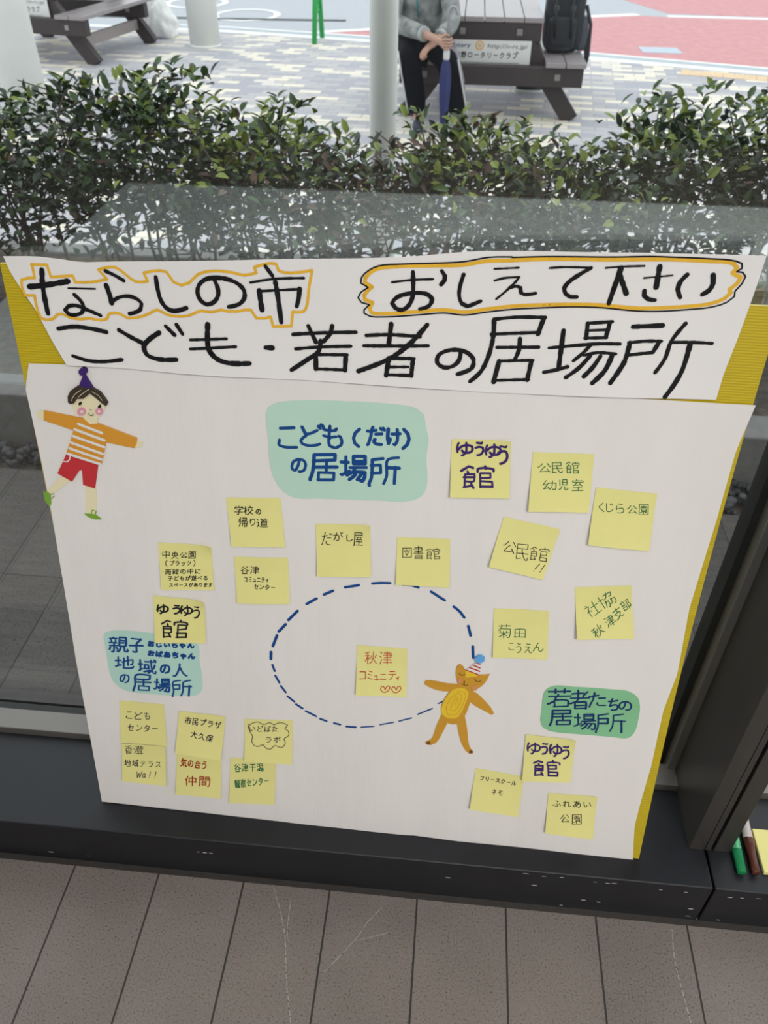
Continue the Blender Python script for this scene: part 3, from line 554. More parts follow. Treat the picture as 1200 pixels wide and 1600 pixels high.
GL = {
    "ら": [[17,26,32,32,41,32,46,27,46,19,46,17,42,14,32,11,24,11,21,12],[24,50,40,47],[16,24,17,26,18,41]],
    "し": [[22,52,19,50,19,18,20,14,26,10,34,10,42,13,49,19]],
    "の": [[32,12,35,12,40,13,46,17,48,21,50,30,49,36,46,42,41,45,36,47,27,47,23,45,17,42,13,37,11,28,12,21,15,17,18,16,22,17,25,22,29,31,32,47]],
    "お": [[23,27,23,29],[23,41,23,42],[43,45,52,40],[12,42,23,41,34,43],[34,12,36,11,41,13,46,15,48,18,47,26,45,29,40,31,32,31,24,29,13,22,12,20,12,16,16,12,21,12,23,13,24,51]],
    "え": [[13,11,23,21,28,24],[16,37,37,37],[22,51,36,49,40,49,41,50],[28,24,29,28,36,34,37,37],[28,24,34,22,38,12,40,11,50,11]],
    "い": [[13,46,14,26,18,15,22,13,26,14,30,21,30,25],[40,45,43,44,46,39,51,22]],
    "こ": [[16,25,15,18,17,15,22,13,25,12,47,12],[19,46,43,46]],
    "ど": [[17,49,24,34],[24,34,29,35,43,42],[24,34,24,32,18,27,15,21,15,18,18,14,26,11,38,11,46,12,48,14],[45,50,48,45],[49,53,51,52,53,49]],
    "も": [[22,28,23,28],[24,42,24,42],[10,30,21,28,35,28],[11,44,14,43,25,41,35,42,37,44],[25,50,22,25,22,19,24,13,29,11,36,10,41,12,46,15,48,19,48,24,45,31,42,32]],
    "だ": [[21,41,22,42],[32,23,30,21,29,17,32,13,38,11,49,11],[33,34,49,34],[44,49,47,44],[50,50,53,46],[10,10,12,11,14,15,20,34,23,49,25,52],[10,41,17,41,33,43]],
    "け": [[14,18,17,20,18,26],[27,39,37,38,51,40],[42,50,43,32,42,21,37,13,34,10,31,11],[14,12,14,18,13,19,12,24,12,32,14,50]],
    "じ": [[18,50,18,17,21,12,26,10,35,10,42,13,49,20],[36,46,39,40],[42,49,46,43]],
    "ち": [[19,27,33,31,38,31,45,29,47,26,47,22,46,17,42,14,34,11,23,11],[22,43,23,43],[12,44,17,43,30,43,42,45,46,47],[17,24,22,42,23,44,24,50,26,52]],
    "ゃ": [[21,31,22,31],[29,42,31,41],[16,38,18,38,21,31,22,30,30,9,31,8],[11,27,14,27,23,32,35,35,41,36,44,34,46,32,46,25,42,22,34,22]],
    "ん": [[21,31,21,33,23,37,29,49,32,50],[23,30,21,30,22,30],[12,10,11,12,14,19,18,27,21,30,22,30,22,31,23,30,30,31,33,30,34,16,35,13,38,11,42,11,47,14,52,22,51,24]],
    "ば": [[12,17,15,18,16,24],[41,20,46,19,51,15,51,13],[47,51,49,47],[52,53,54,48],[26,39,49,40],[41,22,28,21,25,19,25,16,27,12,33,10,38,11,40,14,41,20,40,49],[13,49,11,29,11,20,12,17,12,10]],
    "あ": [[24,32,21,32,16,27,13,22,12,18,13,14,15,13,26,15],[25,44,26,45],[26,19,29,19,34,25,40,38],[36,10,43,12,48,16,50,21,50,28,47,33,42,35,35,36,25,35],[14,45,25,44,45,47],[26,15,24,30,26,51]],
    "た": [[12,42,23,42],[14,9,14,12,21,31,23,42],[23,42,24,44],[25,44,26,45,25,44],[31,21,31,16,33,14,35,13,39,12,50,12],[35,35,49,35],[24,44,27,43,34,44],[24,51,24,45,25,44]],
    "ゆ": [[24,10,27,10,34,19,35,26,35,43,34,51],[16,49,14,46,12,31,14,19],[24,25,28,20,35,18,42,19,47,22,49,25,50,33,48,39,42,43,34,44,26,41,20,36,16,30,13,28]],
    "う": [[15,35,28,38,37,38,42,36,44,32,45,27,44,23,40,17,34,13,25,11,22,11],[22,50,38,48,40,48,42,50]],
    "が": [[21,39,23,40],[45,43,52,28],[45,52,48,47],[51,54,54,49],[11,11,16,20,20,32,21,38,23,40,24,50],[10,38,32,40,36,37,37,26,36,19,34,13,30,11,25,11,23,12]],
    "ふ": [[9,15,19,22],[21,13,25,11,31,11,36,13,37,17,36,21,31,29],[26,49,36,44,36,42,34,40],[44,29,48,25,52,16]],
    "れ": [[10,41,21,42],[21,35,24,36,33,42,37,43,42,43,44,40,42,20,43,14,45,13,48,12,53,15,55,17],[20,11,20,27,19,28],[19,28,21,35,22,50],[19,27,18,27,18,28,17,28,16,28,10,18]],
    "に": [[14,17,17,19,18,25],[28,23,28,18,32,14,36,13,50,14],[30,45,49,44],[14,11,14,17,12,19,12,32,15,49]],
    "べ": [[10,24,22,38,26,41,29,39,51,15],[41,45,44,39],[47,48,51,42]],
    "る": [[19,48,39,49],[26,33,27,36,38,45,39,49],[13,24,25,33,37,33,42,31,46,28,48,22,46,16,42,13,33,10,26,11,22,14,22,18,24,20,27,21,33,20,35,17,37,12]],
    "り": [[18,39,21,39],[19,50,17,37,18,25],[18,36,21,37,27,46,33,48,37,48,40,46,43,39,44,31,42,21,35,14,28,11,24,11]],
    "ま": [[16,34,38,33,47,34,49,36],[15,45,33,44,47,46],[34,53,32,51,32,13,30,11,22,10,18,11,16,14,16,18,18,21,28,23,37,20,43,17,48,13]],
    "す": [[11,44,51,44],[34,20,33,21],[35,35,28,36,25,34,23,32,22,28,23,24,25,22,28,21,32,22,35,20],[35,50,35,35,37,25,34,18,28,12,24,10,21,11]],
    "く": [[37,49,20,35,18,33,18,30,21,26,39,11]],
    "コ": [[14,15,47,15],[15,45,47,45,47,12]],
    "ミ": [[15,19,43,12],[19,35,41,29],[21,49,45,44]],
    "ュ": [[19,35,40,35,38,13],[13,13,47,13,49,15]],
    "ニ": [[11,16,49,16],[15,43,45,43]],
    "テ": [[18,48,44,48],[18,11,21,11,24,12,30,20,32,28,32,34],[11,35,50,35]],
    "ィ": [[12,24,15,24,27,29,31,29],[31,9,31,30,43,40]],
    "セ": [[23,36,23,37],[10,34,47,40,45,35,41,28,37,26],[47,12,29,12,24,13,23,15,23,49,24,52]],
    "ン": [[12,14,16,12,21,14,38,22,50,35,51,41],[16,47,24,41]],
    "タ": [[37,25,38,25],[14,12,21,12,31,18,39,26,46,38,47,43,46,45,27,45],[26,32,43,22],[11,31,14,33,27,45,29,51,28,53]],
    "ー": [[12,31,50,31]],
    "プ": [[12,45,52,45,55,47,55,50,54,53,51,54,47,52,44,35,39,25,31,17,21,12,20,12]],
    "ラ": [[13,36,46,36,48,35,45,26,37,17,25,11,21,12],[18,48,45,48]],
    "ッ": [[15,37,19,28],[22,10,26,10,34,15,38,19,44,29,46,36,46,38],[28,39,31,31]],
    "ツ": [[12,45,17,34],[19,12,24,12,29,15,39,24,46,35,49,46],[26,49,31,38,32,37]],
    "ス": [[11,13,14,13,19,15,32,26,35,27],[15,46,42,46,42,41,35,30,35,27],[35,27,49,13]],
    "ペ": [[11,24,23,39,26,41,29,39,51,16],[40,42,41,46,45,48,49,47,51,43,50,40,48,38,43,38,40,42]],
    "ザ": [[46,50,48,45],[51,52,53,47],[20,24,20,49],[24,11,27,10,31,12,34,15,37,20,39,30,39,49],[50,38,9,38]],
    "ボ": [[11,18,20,30],[44,51,47,46],[44,28,49,19],[49,53,53,48],[11,41,49,40],[22,11,23,10,28,10,30,11,30,13,30,49]],
    "フ": [[14,46,45,46,47,45,44,34,38,24,32,17,23,13,17,13]],
    "リ": [[18,49,18,27],[26,12,28,11,34,14,38,18,41,23,43,29,43,49]],
    "ク": [[12,32,18,35,25,44,27,44],[15,12,20,11,32,18,41,27,45,36,47,42,46,44,27,44],[27,44,29,51,32,52]],
    "ル": [[9,12,11,12,14,15,19,24,20,34,20,49],[35,49,35,14,39,15,44,17,52,25,52,27]],
    "ネ": [[10,22,12,21,27,27,31,28],[31,11,31,28],[31,51,31,44],[41,26,50,21],[13,44,43,43,41,39,32,30,31,28]],
    "モ": [[12,31,50,31],[16,47,46,47],[28,47,28,15,33,12,49,12]],
    "若": [[19,23,19,11],[19,11,48,11],[21,25,47,24,48,23,48,11],[27,36,28,41],[21,44,21,54],[40,44,40,54],[52,49,9,49],[9,36,53,36],[7,17,9,17,15,21,19,23,21,25,24,35]],
    "者": [[20,10,46,10],[20,19,46,19],[24,28,25,31,29,33,30,36],[13,47,40,47,43,46],[20,10,20,27],[27,37,27,54],[9,37,52,37],[37,37,39,41,49,51],[46,10,46,26,45,27,25,27,24,28,11,24,7,24]],
    "居": [[22,10,48,10],[13,32,52,32],[22,10,22,22,48,21,48,10],[35,22,35,41],[9,8,9,10,11,16,13,24,14,51,49,51,49,42,13,41]],
    "場": [[24,11,31,16,34,20,35,24],[29,45,49,45],[29,24,31,32],[37,11,43,20,44,24],[9,42,21,42],[15,53,15,24],[24,32,53,32],[49,45,49,52,29,52,29,38,49,38,49,45],[20,19,28,24,51,24,51,15,49,9,47,8,44,8,43,9],[7,20,9,19,14,22,15,24,21,25,22,27]],
    "所": [[11,28,25,28,25,40,11,40],[47,9,47,36],[30,11,34,23,35,49,51,52],[35,36,53,36],[9,8,8,10,11,20,11,49,27,52]],
    "親": [[10,15,12,22],[11,45,12,45,13,42,13,36],[18,53,19,49],[23,36,24,44],[25,21,28,16],[28,9,31,9,35,14,37,21,37,24],[34,34,50,34],[34,43,50,43],[45,24,46,10,47,9,53,9,54,14,53,16],[8,27,28,27],[9,49,27,49],[14,9,18,9,19,12,19,36],[37,24,50,25,50,51,34,51,34,25,37,24],[8,36,28,36]],
    "子": [[14,50,44,49],[9,30,52,30],[19,10,22,8,26,8,30,9,31,10,31,37,43,46,44,49]],
    "地": [[24,33,29,34],[29,36,40,38],[40,40,49,43,51,42,51,25,49,23,46,23],[8,41,21,41],[15,53,15,22],[29,49,29,11,31,10,35,9,50,10,52,11,55,17],[40,54,40,21],[8,18,14,20,15,22,22,23]],
    "域": [[22,15,37,19],[34,9,41,16,44,17],[44,24,47,24,51,37],[48,54,52,50,52,46],[24,25,35,25,34,37,25,37,24,25],[8,40,18,40],[13,53,14,20],[24,46,52,46],[9,16,13,18,14,20,20,22],[41,54,42,36,43,24,44,23,44,17,47,11,49,9,53,9,54,13,53,16]],
    "人": [[30,38,33,37,35,29,42,18,50,11,56,10],[6,10,10,10,14,12,19,16,23,23,27,32,28,37,30,39,31,53]],
    "館": [[8,44,17,52],[11,12,23,14],[11,31,24,31],[17,44,18,39],[17,52,23,49],[34,11,50,11],[34,22,50,21,50,11],[41,54,42,48],[30,42,30,47,31,48,51,48,52,47,52,42],[34,29,48,30,48,40,34,40,34,11],[21,19,24,11],[11,24,23,24,24,24,24,38,11,38,11,12]],
    "公": [[7,34,10,34,13,37,20,46,23,52],[16,13,45,15],[16,13,18,18,30,36,33,37],[39,52,50,36],[39,25,45,18,45,15,48,13,50,10]],
    "民": [[32,27,33,27],[30,39,31,28,33,26,35,20,39,14,43,10,49,9,50,11,51,16],[27,13,12,10,12,51,46,51,46,39,12,39],[12,27,50,27]],
    "幼": [[12,14,27,16],[18,53,11,37,11,34,12,33,22,34],[31,12,32,12],[32,12,35,16,39,27,40,54],[32,41,51,41,51,19,50,11,48,9,43,9,41,11],[12,14,14,19,21,29,22,34,27,40,29,41],[31,12,27,16,25,24]],
    "児": [[8,9,11,9,17,12,21,17,23,22],[13,27,13,52],[25,40,49,40],[37,22,37,12,39,9,51,9,53,12,52,17],[49,40,48,51,26,51,26,28,48,28,49,40]],
    "室": [[15,29,20,31],[29,54,30,54,31,49],[40,36,42,34,43,32],[43,32,48,29],[9,10,52,10],[14,20,48,20],[31,10,31,25],[10,44,10,49,31,49,51,49,52,44],[15,41,47,41],[43,32,42,31,21,30,20,33,24,37,26,40]],
    "園": [[10,10,51,10],[10,10,11,51,51,51,51,10],[30,39,30,44],[40,21,43,24,41,27],[20,44,42,44],[15,18,17,17,30,24],[30,15,30,26],[16,38,45,38],[41,27,41,33,40,34,21,34,20,32,21,27,28,27,30,26,32,27,41,27],[30,24,40,21,43,18,46,17]],
    "社": [[10,27,13,29,16,30],[15,53,18,49],[17,32,23,28,24,24],[29,37,52,37],[41,11,41,53],[26,10,53,10],[16,9,16,31,23,44,22,45,8,45]],
    "協": [[27,26,27,26],[36,48,37,48],[45,26,45,26],[8,39,21,39],[14,9,14,54],[22,26,34,26,34,10,32,8,28,8],[40,26,53,25,53,16,51,9,48,8,46,10],[25,36,31,38,34,42,37,49,38,54],[23,10,26,21,27,31],[27,48,50,48,50,44,48,37,43,36,41,37],[40,11,44,19,45,31]],
    "秋": [[8,17,8,19,14,30,17,32],[17,33,22,31,24,27,24,24],[17,38,18,38],[29,30,31,35,32,41],[40,27,42,26,47,15,53,10],[48,31,52,41,54,43],[8,38,25,38],[18,9,18,50],[7,50,10,49,18,50,24,53],[25,9,28,9,33,14,36,18,39,26,40,27,41,54]],
    "津": [[9,38,14,35],[10,10,16,25],[12,52,17,49],[21,16,53,16],[23,24,50,24],[53,40,21,40],[24,32,49,33,49,48,24,49],[36,53,36,9]],
    "支": [[8,9,10,9,24,13,28,15,29,16],[18,33,18,29,29,16],[29,16,33,16],[33,16,34,15,39,12,50,9,53,10],[10,45,51,45],[31,34,31,53],[33,16,42,26,45,30,45,33,12,33]],
    "部": [[12,11,30,11],[12,11,12,24,30,24,30,11],[12,44,14,43,16,37],[20,54,21,48],[25,33,28,43],[39,8,40,51,50,51,51,50,47,36,51,27,52,20,51,17,49,16,45,16,43,18],[10,48,31,48],[9,33,33,33]],
    "菊": [[12,11,21,17,26,22],[12,34,15,38,17,39],[16,33,20,27],[17,39,50,38,48,11,46,8,40,8],[29,22,39,14],[37,27,39,32],[17,39,18,43,21,45,21,54],[28,9,28,32],[52,49,10,49],[40,46,40,53],[12,24,24,24,27,22,29,22,31,24,43,24]],
    "田": [[11,12,50,12],[11,31,50,31],[30,12,30,50],[50,9,50,49,49,50,11,50,11,9]],
    "学": [[15,53,18,49,18,45],[29,54,32,50,32,45],[43,45,44,49,49,54],[9,23,52,23],[22,8,30,9,31,27,32,29,38,32,39,35],[51,38,51,45,43,45,11,45,10,38],[18,36,42,36]],
    "校": [[8,18,13,32,15,34],[15,35,20,33,22,28],[29,33,33,40],[37,54,40,50,39,46],[39,18,39,20],[48,38,52,32],[10,42,22,42],[27,46,53,46],[25,9,27,9,30,10,38,17,42,22,46,31,48,32],[56,10,51,10,43,15,37,21,32,31,29,33],[16,9,16,54]],
    "帰": [[9,30,10,43,12,45],[11,10,15,16,17,25,17,53],[27,12,27,25],[28,46,48,46],[43,13,45,12,48,13,49,25],[26,39,47,39,48,40,48,52,27,52],[27,25,49,25],[27,25,24,28,24,32,24,33,52,33,52,28,49,25],[37,9,37,33]],
    "道": [[9,10,13,14,16,15],[9,35,16,34,16,15],[10,51,15,45],[16,15,27,10,52,10,55,12],[26,24,48,24],[26,32,48,32],[29,54,31,51,31,47],[36,39,37,47],[43,47,45,54],[36,39,27,39,27,17,48,17,48,39,36,39],[22,47,53,47]],
    "屋": [[24,27,25,30,27,32,28,35],[42,36,42,32,45,28],[16,10,53,10],[20,19,49,19],[34,10,34,26],[9,10,12,22,14,51,48,51,49,50,49,44,49,43,13,43],[13,36,51,36],[50,25,45,28,34,26,21,26]],
    "図": [[4,57,4,4,58,4,58,57,4,57],[14,46,20,34],[28,48,32,36],[46,48,34,24,26,14],[22,30,30,20]],
    "書": [[15,9,46,9],[15,15,46,15],[9,27,52,27],[12,33,49,33],[46,9,46,21,16,21,15,9],[53,45,9,45],[13,38,45,38,46,40,46,50,14,50],[30,54,30,27]],
    "谷": [[11,42,15,45,23,52],[18,10,44,10],[18,25,44,25],[38,52,48,46],[55,27,51,26,46,28,31,41,28,40,16,28,8,26],[44,10,44,25,46,28],[16,28,18,25,18,10]],
    "中": [[11,26,50,26],[31,53,31,9],[50,23,50,44,12,44,11,23]],
    "央": [[32,28,35,21,41,15,49,10,54,10],[14,28,15,46,47,46,47,28],[9,28,53,28],[8,10,10,9,18,13,23,16,27,23,30,28,30,54]],
    "南": [[23,35,25,31],[36,27,38,34],[9,48,52,48],[19,18,42,18],[30,10,30,27],[31,39,31,53],[12,9,12,39,31,39,49,38,49,9,48,8,39,9],[42,27,20,27]],
    "遊": [[8,35,14,35,15,34,15,15],[9,9,10,11,15,15],[10,50,15,45],[15,15,24,10,28,9,46,9,52,9,54,11],[25,37,33,37,34,37,33,20,32,16,28,15],[25,54,27,53,29,47],[41,48,53,48],[39,29,53,29],[41,40,50,39,46,33,46,16,41,15],[38,45,35,47,20,47],[21,18,25,31,25,47],[38,45,41,48,42,54]],
    "香": [[14,29,17,25],[17,10,45,10],[17,18,45,18],[36,41,37,38,42,33,51,28,54,28],[17,10,17,25],[17,25,45,26,45,10],[31,31,31,50],[9,41,52,41],[12,50,31,50,45,53,48,52],[8,27,9,27,14,29,20,34,24,37,26,41]],
    "澄": [[9,38,14,35],[11,9,11,11,17,24],[12,52,17,49],[28,42,29,42],[30,18,31,14,31,9],[42,10,44,18,43,22],[43,48,48,51],[43,22,47,22,47,32,26,31,26,22,43,22],[45,41,47,41],[21,34,30,42,33,50,32,52,24,52],[53,46,43,39,32,39,23,46],[53,9,22,9],[39,54,45,42,53,35]],
    "大": [[9,10,13,11,22,19,30,36],[9,38,30,38,31,37],[30,36,33,38,52,38],[54,10,50,10,43,16,37,24,32,35,30,36,31,53]],
    "久": [[33,30,35,29,42,17,47,13,52,10],[12,32,21,45,23,53],[9,10,10,9,16,13,25,21,33,30,36,39,37,45,21,45]],
    "保": [[8,33,11,38,14,39],[23,12,27,15,37,26],[38,37,50,38,49,51,26,51,26,38,38,37],[40,26,47,17,53,12],[38,9,38,37],[15,9,14,40,20,53],[23,27,35,27,37,26,40,26,41,27,53,27]],
    "気": [[8,9,14,10,24,17,25,19],[9,37,16,48,18,49],[13,33,44,33,45,20,47,11,49,9,52,9,54,13,53,16],[15,25,25,19],[18,49,19,54,21,55],[18,49,51,48],[19,41,47,41],[25,19,27,19],[27,19,36,11],[27,19,32,27]],
    "合": [[16,11,46,11],[16,11,17,26,45,26,46,11],[17,38,20,36,42,36,46,39],[32,50,46,40,51,37,54,37],[10,36,17,38,29,50,32,50]],
    "仲": [[8,33,11,37,14,39],[24,25,52,25],[37,53,37,9],[24,23,24,43,52,43,52,25],[19,53,14,40,14,9]],
    "間": [[11,44,26,44],[22,21,38,21],[35,44,51,44],[22,13,22,29,38,29,38,13,22,13],[11,8,11,51,25,52,26,51,26,37,11,37],[51,37,35,37,35,51,50,52,51,51,51,11,50,9,43,9]],
    "干": [[9,32,52,32],[30,9,30,49],[12,50,49,50]],
    "潟": [[9,38,14,36],[10,10,16,24],[12,52,17,50],[23,10,25,17,23,21],[24,42,34,42],[29,26,30,33],[29,26,52,25,52,15,50,10,49,8,42,9],[31,18,32,12],[38,19,40,14],[41,42,50,42],[43,21,47,16],[35,53,25,49,25,34,50,34,50,50,41,51],[21,20,29,26]],
    "観": [[8,28,12,30],[12,49,27,49],[17,41,17,45],[22,32,22,32],[34,34,50,34],[34,43,50,43],[46,25,46,10,48,9,53,9,54,15],[12,18,27,18],[12,25,27,25],[12,32,28,32],[38,25,50,26,50,51,34,51,34,26,38,25],[12,11,28,11,31,9,32,9,36,14,38,25],[21,37,22,33,22,12],[28,40,8,40],[12,11,12,31,15,40],[9,45,12,50,13,54]],
    "察": [[9,10,11,10,19,15],[13,33,17,29],[19,36,22,34],[19,42,27,41,25,36,22,34],[22,31,22,34],[24,8,31,9,31,21],[30,54,31,50],[35,41,48,41],[41,16,51,10],[41,32,42,32],[14,22,47,22],[31,45,35,41,37,37,44,30,51,26,52,25,54,26],[22,31,24,29,38,29,43,33,47,39,48,41,52,45,51,49,10,49,9,49,9,45],[9,35,19,42,19,45,22,46],[8,24,10,24,16,27,17,29,22,31]],
    "市": [[30,46,32,46],[13,15,14,34,47,35,48,34,47,16,47,15,40,14],[9,46,53,46],[29,53,32,47,30,45,30,9]],
    "志": [[10,12,13,22],[20,22,20,12,22,9,41,9,42,11,43,14],[27,28,37,21],[47,22,52,12],[9,46,53,46],[31,33,31,53],[12,33,49,33]],
    "野": [[34,10,37,8,42,9,43,34],[35,51,51,51,50,48,44,41],[9,24,29,24],[10,42,29,42],[19,33,10,33,10,51,29,51,29,33,19,33],[19,12,19,51],[50,24,53,34,34,34],[8,11,31,13],[36,44,44,41,47,37,48,34]],
    "習": [[11,35,26,41],[13,46,18,44],[16,10,46,10],[16,18,46,18],[29,27,30,32],[30,32,33,33,34,35,37,36,46,41,49,41],[34,45,37,46,42,44],[11,51,26,51,26,35,30,32],[33,51,49,51,49,34],[16,10,16,26,17,27,45,27,46,25,46,10]],
    "ロ": [[14,15,48,15],[14,12,14,45,47,45,48,15]],
    "(": [[42,58,30,46,26,30,30,14,42,2]],
    ")": [[18,58,30,46,34,30,30,14,18,2]],
    "!": [[34,55,28,20],[25,9,24,7]],
    "W": [[5,52,16,8,30,40,42,8,58,52]],
    "a": [[40,34,28,38,14,28,14,14,28,8,40,18,40,36,40,14,46,8]]}
struct(MB().box(-4, 4, -3.6, 1.75, 2.75, 2.9), 'ceiling', M['ceil'])
struct(MB().box(-4.1, -4, -3.6, 0.95, 0, 2.75), 'wall_left', M['wallw'])
struct(MB().box(4, 4.1, -3.6, 0.95, 0, 2.75), 'wall_right', M['wallw'])
struct(MB().box(-4.1, 4.1, -3.7, -3.6, 0, 2.75), 'wall_back', M['walldark'])
# black box ledge along the glass, in two lengths meeting at the post
lg = struct(MB().box(-3.9, 0.4752, 0.657, 0.829, 0, 0.113, bev=0.0025), 'trim_1', M['ledge'])
struct(MB().box(0.4785, 3.9, 0.657, 0.829, 0, 0.113, bev=0.0025), 'trim_2', M['ledge'])
struct(MB().box(-3.9, 3.9, 0.648, 0.657, 0, 0.0035), 'trim_3', M['anod'])
# window frame foot, gasket, glass
w1 = bpy.data.objects.new('window_1', None)
COL.objects.link(w1)
w1['kind'] = 'structure'
ORG[w1] = Matrix()
w2 = bpy.data.objects.new('window_2', None)
COL.objects.link(w2)
w2['kind'] = 'structure'
ORG[w2] = Matrix()
for w, xa, xb in ((w1, -3.98, 0.4335), (w2, 0.53, 3.98)):
    struct(MB().box(xa, xb, 0.896, 0.904, 0.10, 2.74), 'pane', M['glass'], w)
    xe = 0.45 if w is w1 else xb
    struct(MB().box(xa, xe, 0.829, 0.872, 0.0, 0.128, bev=0.0015), 'bottom_frame', M['anod_light'], w)
    struct(MB().box(xa, xe, 0.8722, 0.8955, 0.0, 0.113), 'gasket', M['gasket'], w)
    struct(MB().box(xa, xe, 0.9045, 0.93, 0.0, 0.108), 'outer_frame', M['anod'], w)
struct(MB().box(0.4225, 0.434, 0.883, 0.9175, 0.113, 2.74), 'side_gasket', M['gasket'], w1)
struct(MB().box(0.434, 0.4515, 0.8615, 0.8955, 0.113, 2.74, bev=0.0012), 'glazing_bead', M['anod_light'], w1)
# the post: three flush profiles with dark joints between them
struct(MB().box(0.448, 0.4737, 0.722, 0.905, 0.113, 2.74, bev=0.001).box(0.4745, 0.4835, 0.722, 0.905, 0.113, 2.74, bev=0.0008)
       .box(0.4888, 0.516, 0.722, 0.905, 0.113, 2.74, bev=0.001), 'trim_4', M['anod'])
struct(MB().box(0.470, 0.51, 0.735, 0.9, 0.1135, 2.735), 'trim_5', M['gasket'])
# paint chips on the ledge
mb = MB()
rs = random.Random(3)
for x, z in D['scuff']:
    w, h = rs.uniform(0.0022, 0.006), rs.uniform(0.0006, 0.0014)
    z = min(z, 0.1095)
    n = 7
    mb.add([(x + w * math.cos(2 * PI * i / n) * rs.uniform(.6, 1.2), 0.6567, z + h * math.sin(2 * PI * i / n) * rs.uniform(.5, 1.2)) for i in range(n)], [tuple(range(n))])
struct(mb, 'paint_chips', M['signw'], lg)
# pale veins in the stone floor


def flat_ribbon(mb, pts, w, fn, mi=0):
    """inked line: quads along the points plus round joints; fn(x, y) -> world point"""
    r = w / 2
    for (a, b) in zip(pts, pts[1:]):
        dx, dy = b[0] - a[0], b[1] - a[1]
        L = math.hypot(dx, dy)
        if L < 1e-7:
            continue
        nx, ny = -dy / L * r, dx / L * r
        mb.add([fn(a[0] - nx, a[1] - ny), fn(b[0] - nx, b[1] - ny), fn(b[0] + nx, b[1] + ny), fn(a[0] + nx, a[1] + ny)], [(0, 1, 2, 3)], mi)
    for p in pts:
        mb.add([fn(p[0] + r * math.cos(k * PI / 4), p[1] + r * math.sin(k * PI / 4)) for k in range(8)], [tuple(range(8))], mi)


def smooth_line(pts, step):
    """Catmull-Rom through the digitised points"""
    if len(pts) < 3:
        a, b = pts[0], pts[-1]
        n = max(1, int(math.hypot(b[0] - a[0], b[1] - a[1]) / step))
        return [(a[0] + (b[0] - a[0]) * i / n, a[1] + (b[1] - a[1]) * i / n) for i in range(n + 1)]
    out = []
    for i in range(len(pts) - 1):
        p1, p2 = pts[i], pts[i + 1]
        p0 = pts[i - 1] if i else p1
        p3 = pts[i + 2] if i + 2 < len(pts) else p2

        def tan(q0, q, q1):      # no overshoot at corners
            a = (q[0] - q0[0], q[1] - q0[1])
            b = (q1[0] - q[0], q1[1] - q[1])
            la, lb = math.hypot(*a), math.hypot(*b)
            if la < 1e-9 or lb < 1e-9:
                return (0, 0)
            c = (a[0] * b[0] + a[1] * b[1]) / la / lb
            k = 0.0 if c < 0.25 else 1.0
            u = (a[0] / la + b[0] / lb, a[1] / la + b[1] / lb)
            return (u[0] * k / 2, u[1] * k / 2)
        L = math.hypot(p2[0] - p1[0], p2[1] - p1[1])
        t1, t2 = tan(p0, p1, p2), tan(p1, p2, p3)
        n = max(1, int(L / step))
        for j in range(n):
            t = j / n
            h1, h2, h3, h4 = 2 * t**3 - 3 * t * t + 1, t**3 - 2 * t * t + t, -2 * t**3 + 3 * t * t, t**3 - t * t
            out.append((h1 * p1[0] + h2 * t1[0] * L + h3 * p2[0] + h4 * t2[0] * L, h1 * p1[1] + h2 * t1[1] * L + h3 * p2[1] + h4 * t2[1] * L))
    out.append(pts[-1])
    return out


mb = MB()
for v in D['vein']:
    pts = [(v[i] / 1e4, v[i + 1] / 1e4) for i in range(1, len(v), 2)]
    flat_ribbon(mb, smooth_line(pts, 0.01), 0.0017 * v[0] / 2.2, lambda x, y: (x, y, 0.0003))
struct(mb, 'stone_vein', mat('pale_stone_vein', (0.30, 0.275, 0.255), 0.6, 0, 0.25, 90), floor)

# ------------------------------------------------------------------ setting: outdoors
struct(MB().box(-4, 4, 0.95, 1.765, -0.12, 0.0), 'floor_terrace', M['outtile'])
struct(MB().box(-4, 4, 1.765, 1.92, -0.12, -0.02), 'gravel_bed', M['soil'])
struct(MB().box(-4, 4, 1.92, 2.04, -0.33, 0.15, bev=0.006).box(-4, 4, 3.12, 3.22, -0.4, 0.085, bev=0.006), 'curb', M['concrete'])
mb = MB()
nx, ny = 80, 24
for j in range(ny + 1):
    for i in range(nx + 1):
        x, y = -4 + 8 * i / nx, 2.04 + 1.08 * j / ny
        mb.v.append((x, y, 0.075 + 0.025 * mnoise.noise(Vector((x * 5, y * 5, 0)))))
mb.f = [(j * (nx + 1) + i, j * (nx + 1) + i + 1, (j + 1) * (nx + 1) + i + 1, (j + 1) * (nx + 1) + i) for j in range(ny) for i in range(nx)]
mb.mi = [0] * len(mb.f)
struct(mb, 'planter_soil', M['soil'])
edge = [(-9, 11.3)] + [tuple(p) for p in D['gutter']] + [(6, 8.1), (9, 6.8)]
pl = MB().prism([(-9, 3.22), (9, 3.22)] + edge[::-1], FZ - 0.1, FZ)
plaza = struct(pl, 'ground_plaza', M['paver'])
road = struct(MB().prism([(p[0], p[1]) for p in edge] + [(14, 6), (14, 30), (-14, 30), (-14, 11.3)], FZ - 0.12, FZ - 0.012), 'ground_road', M['asphalt'])


def strip(mb, pts, d0, d1, z0, z1):
    ns = []
    for i in range(len(pts)):
        a, b = pts[max(0, i - 1)], pts[min(len(pts) - 1, i + 1)]
        L = math.hypot(b[0] - a[0], b[1] - a[1])
        ns.append((-(b[1] - a[1]) / L, (b[0] - a[0]) / L))
    A = [(p[0] + n[0] * d0, p[1] + n[1] * d0) for p, n in zip(pts, ns)]
    B = [(p[0] + n[0] * d1, p[1] + n[1] * d1) for p, n in zip(pts, ns)]
    for i in range(len(pts) - 1):
        mb.prism([A[i], A[i + 1], B[i + 1], B[i]], z0, z1)


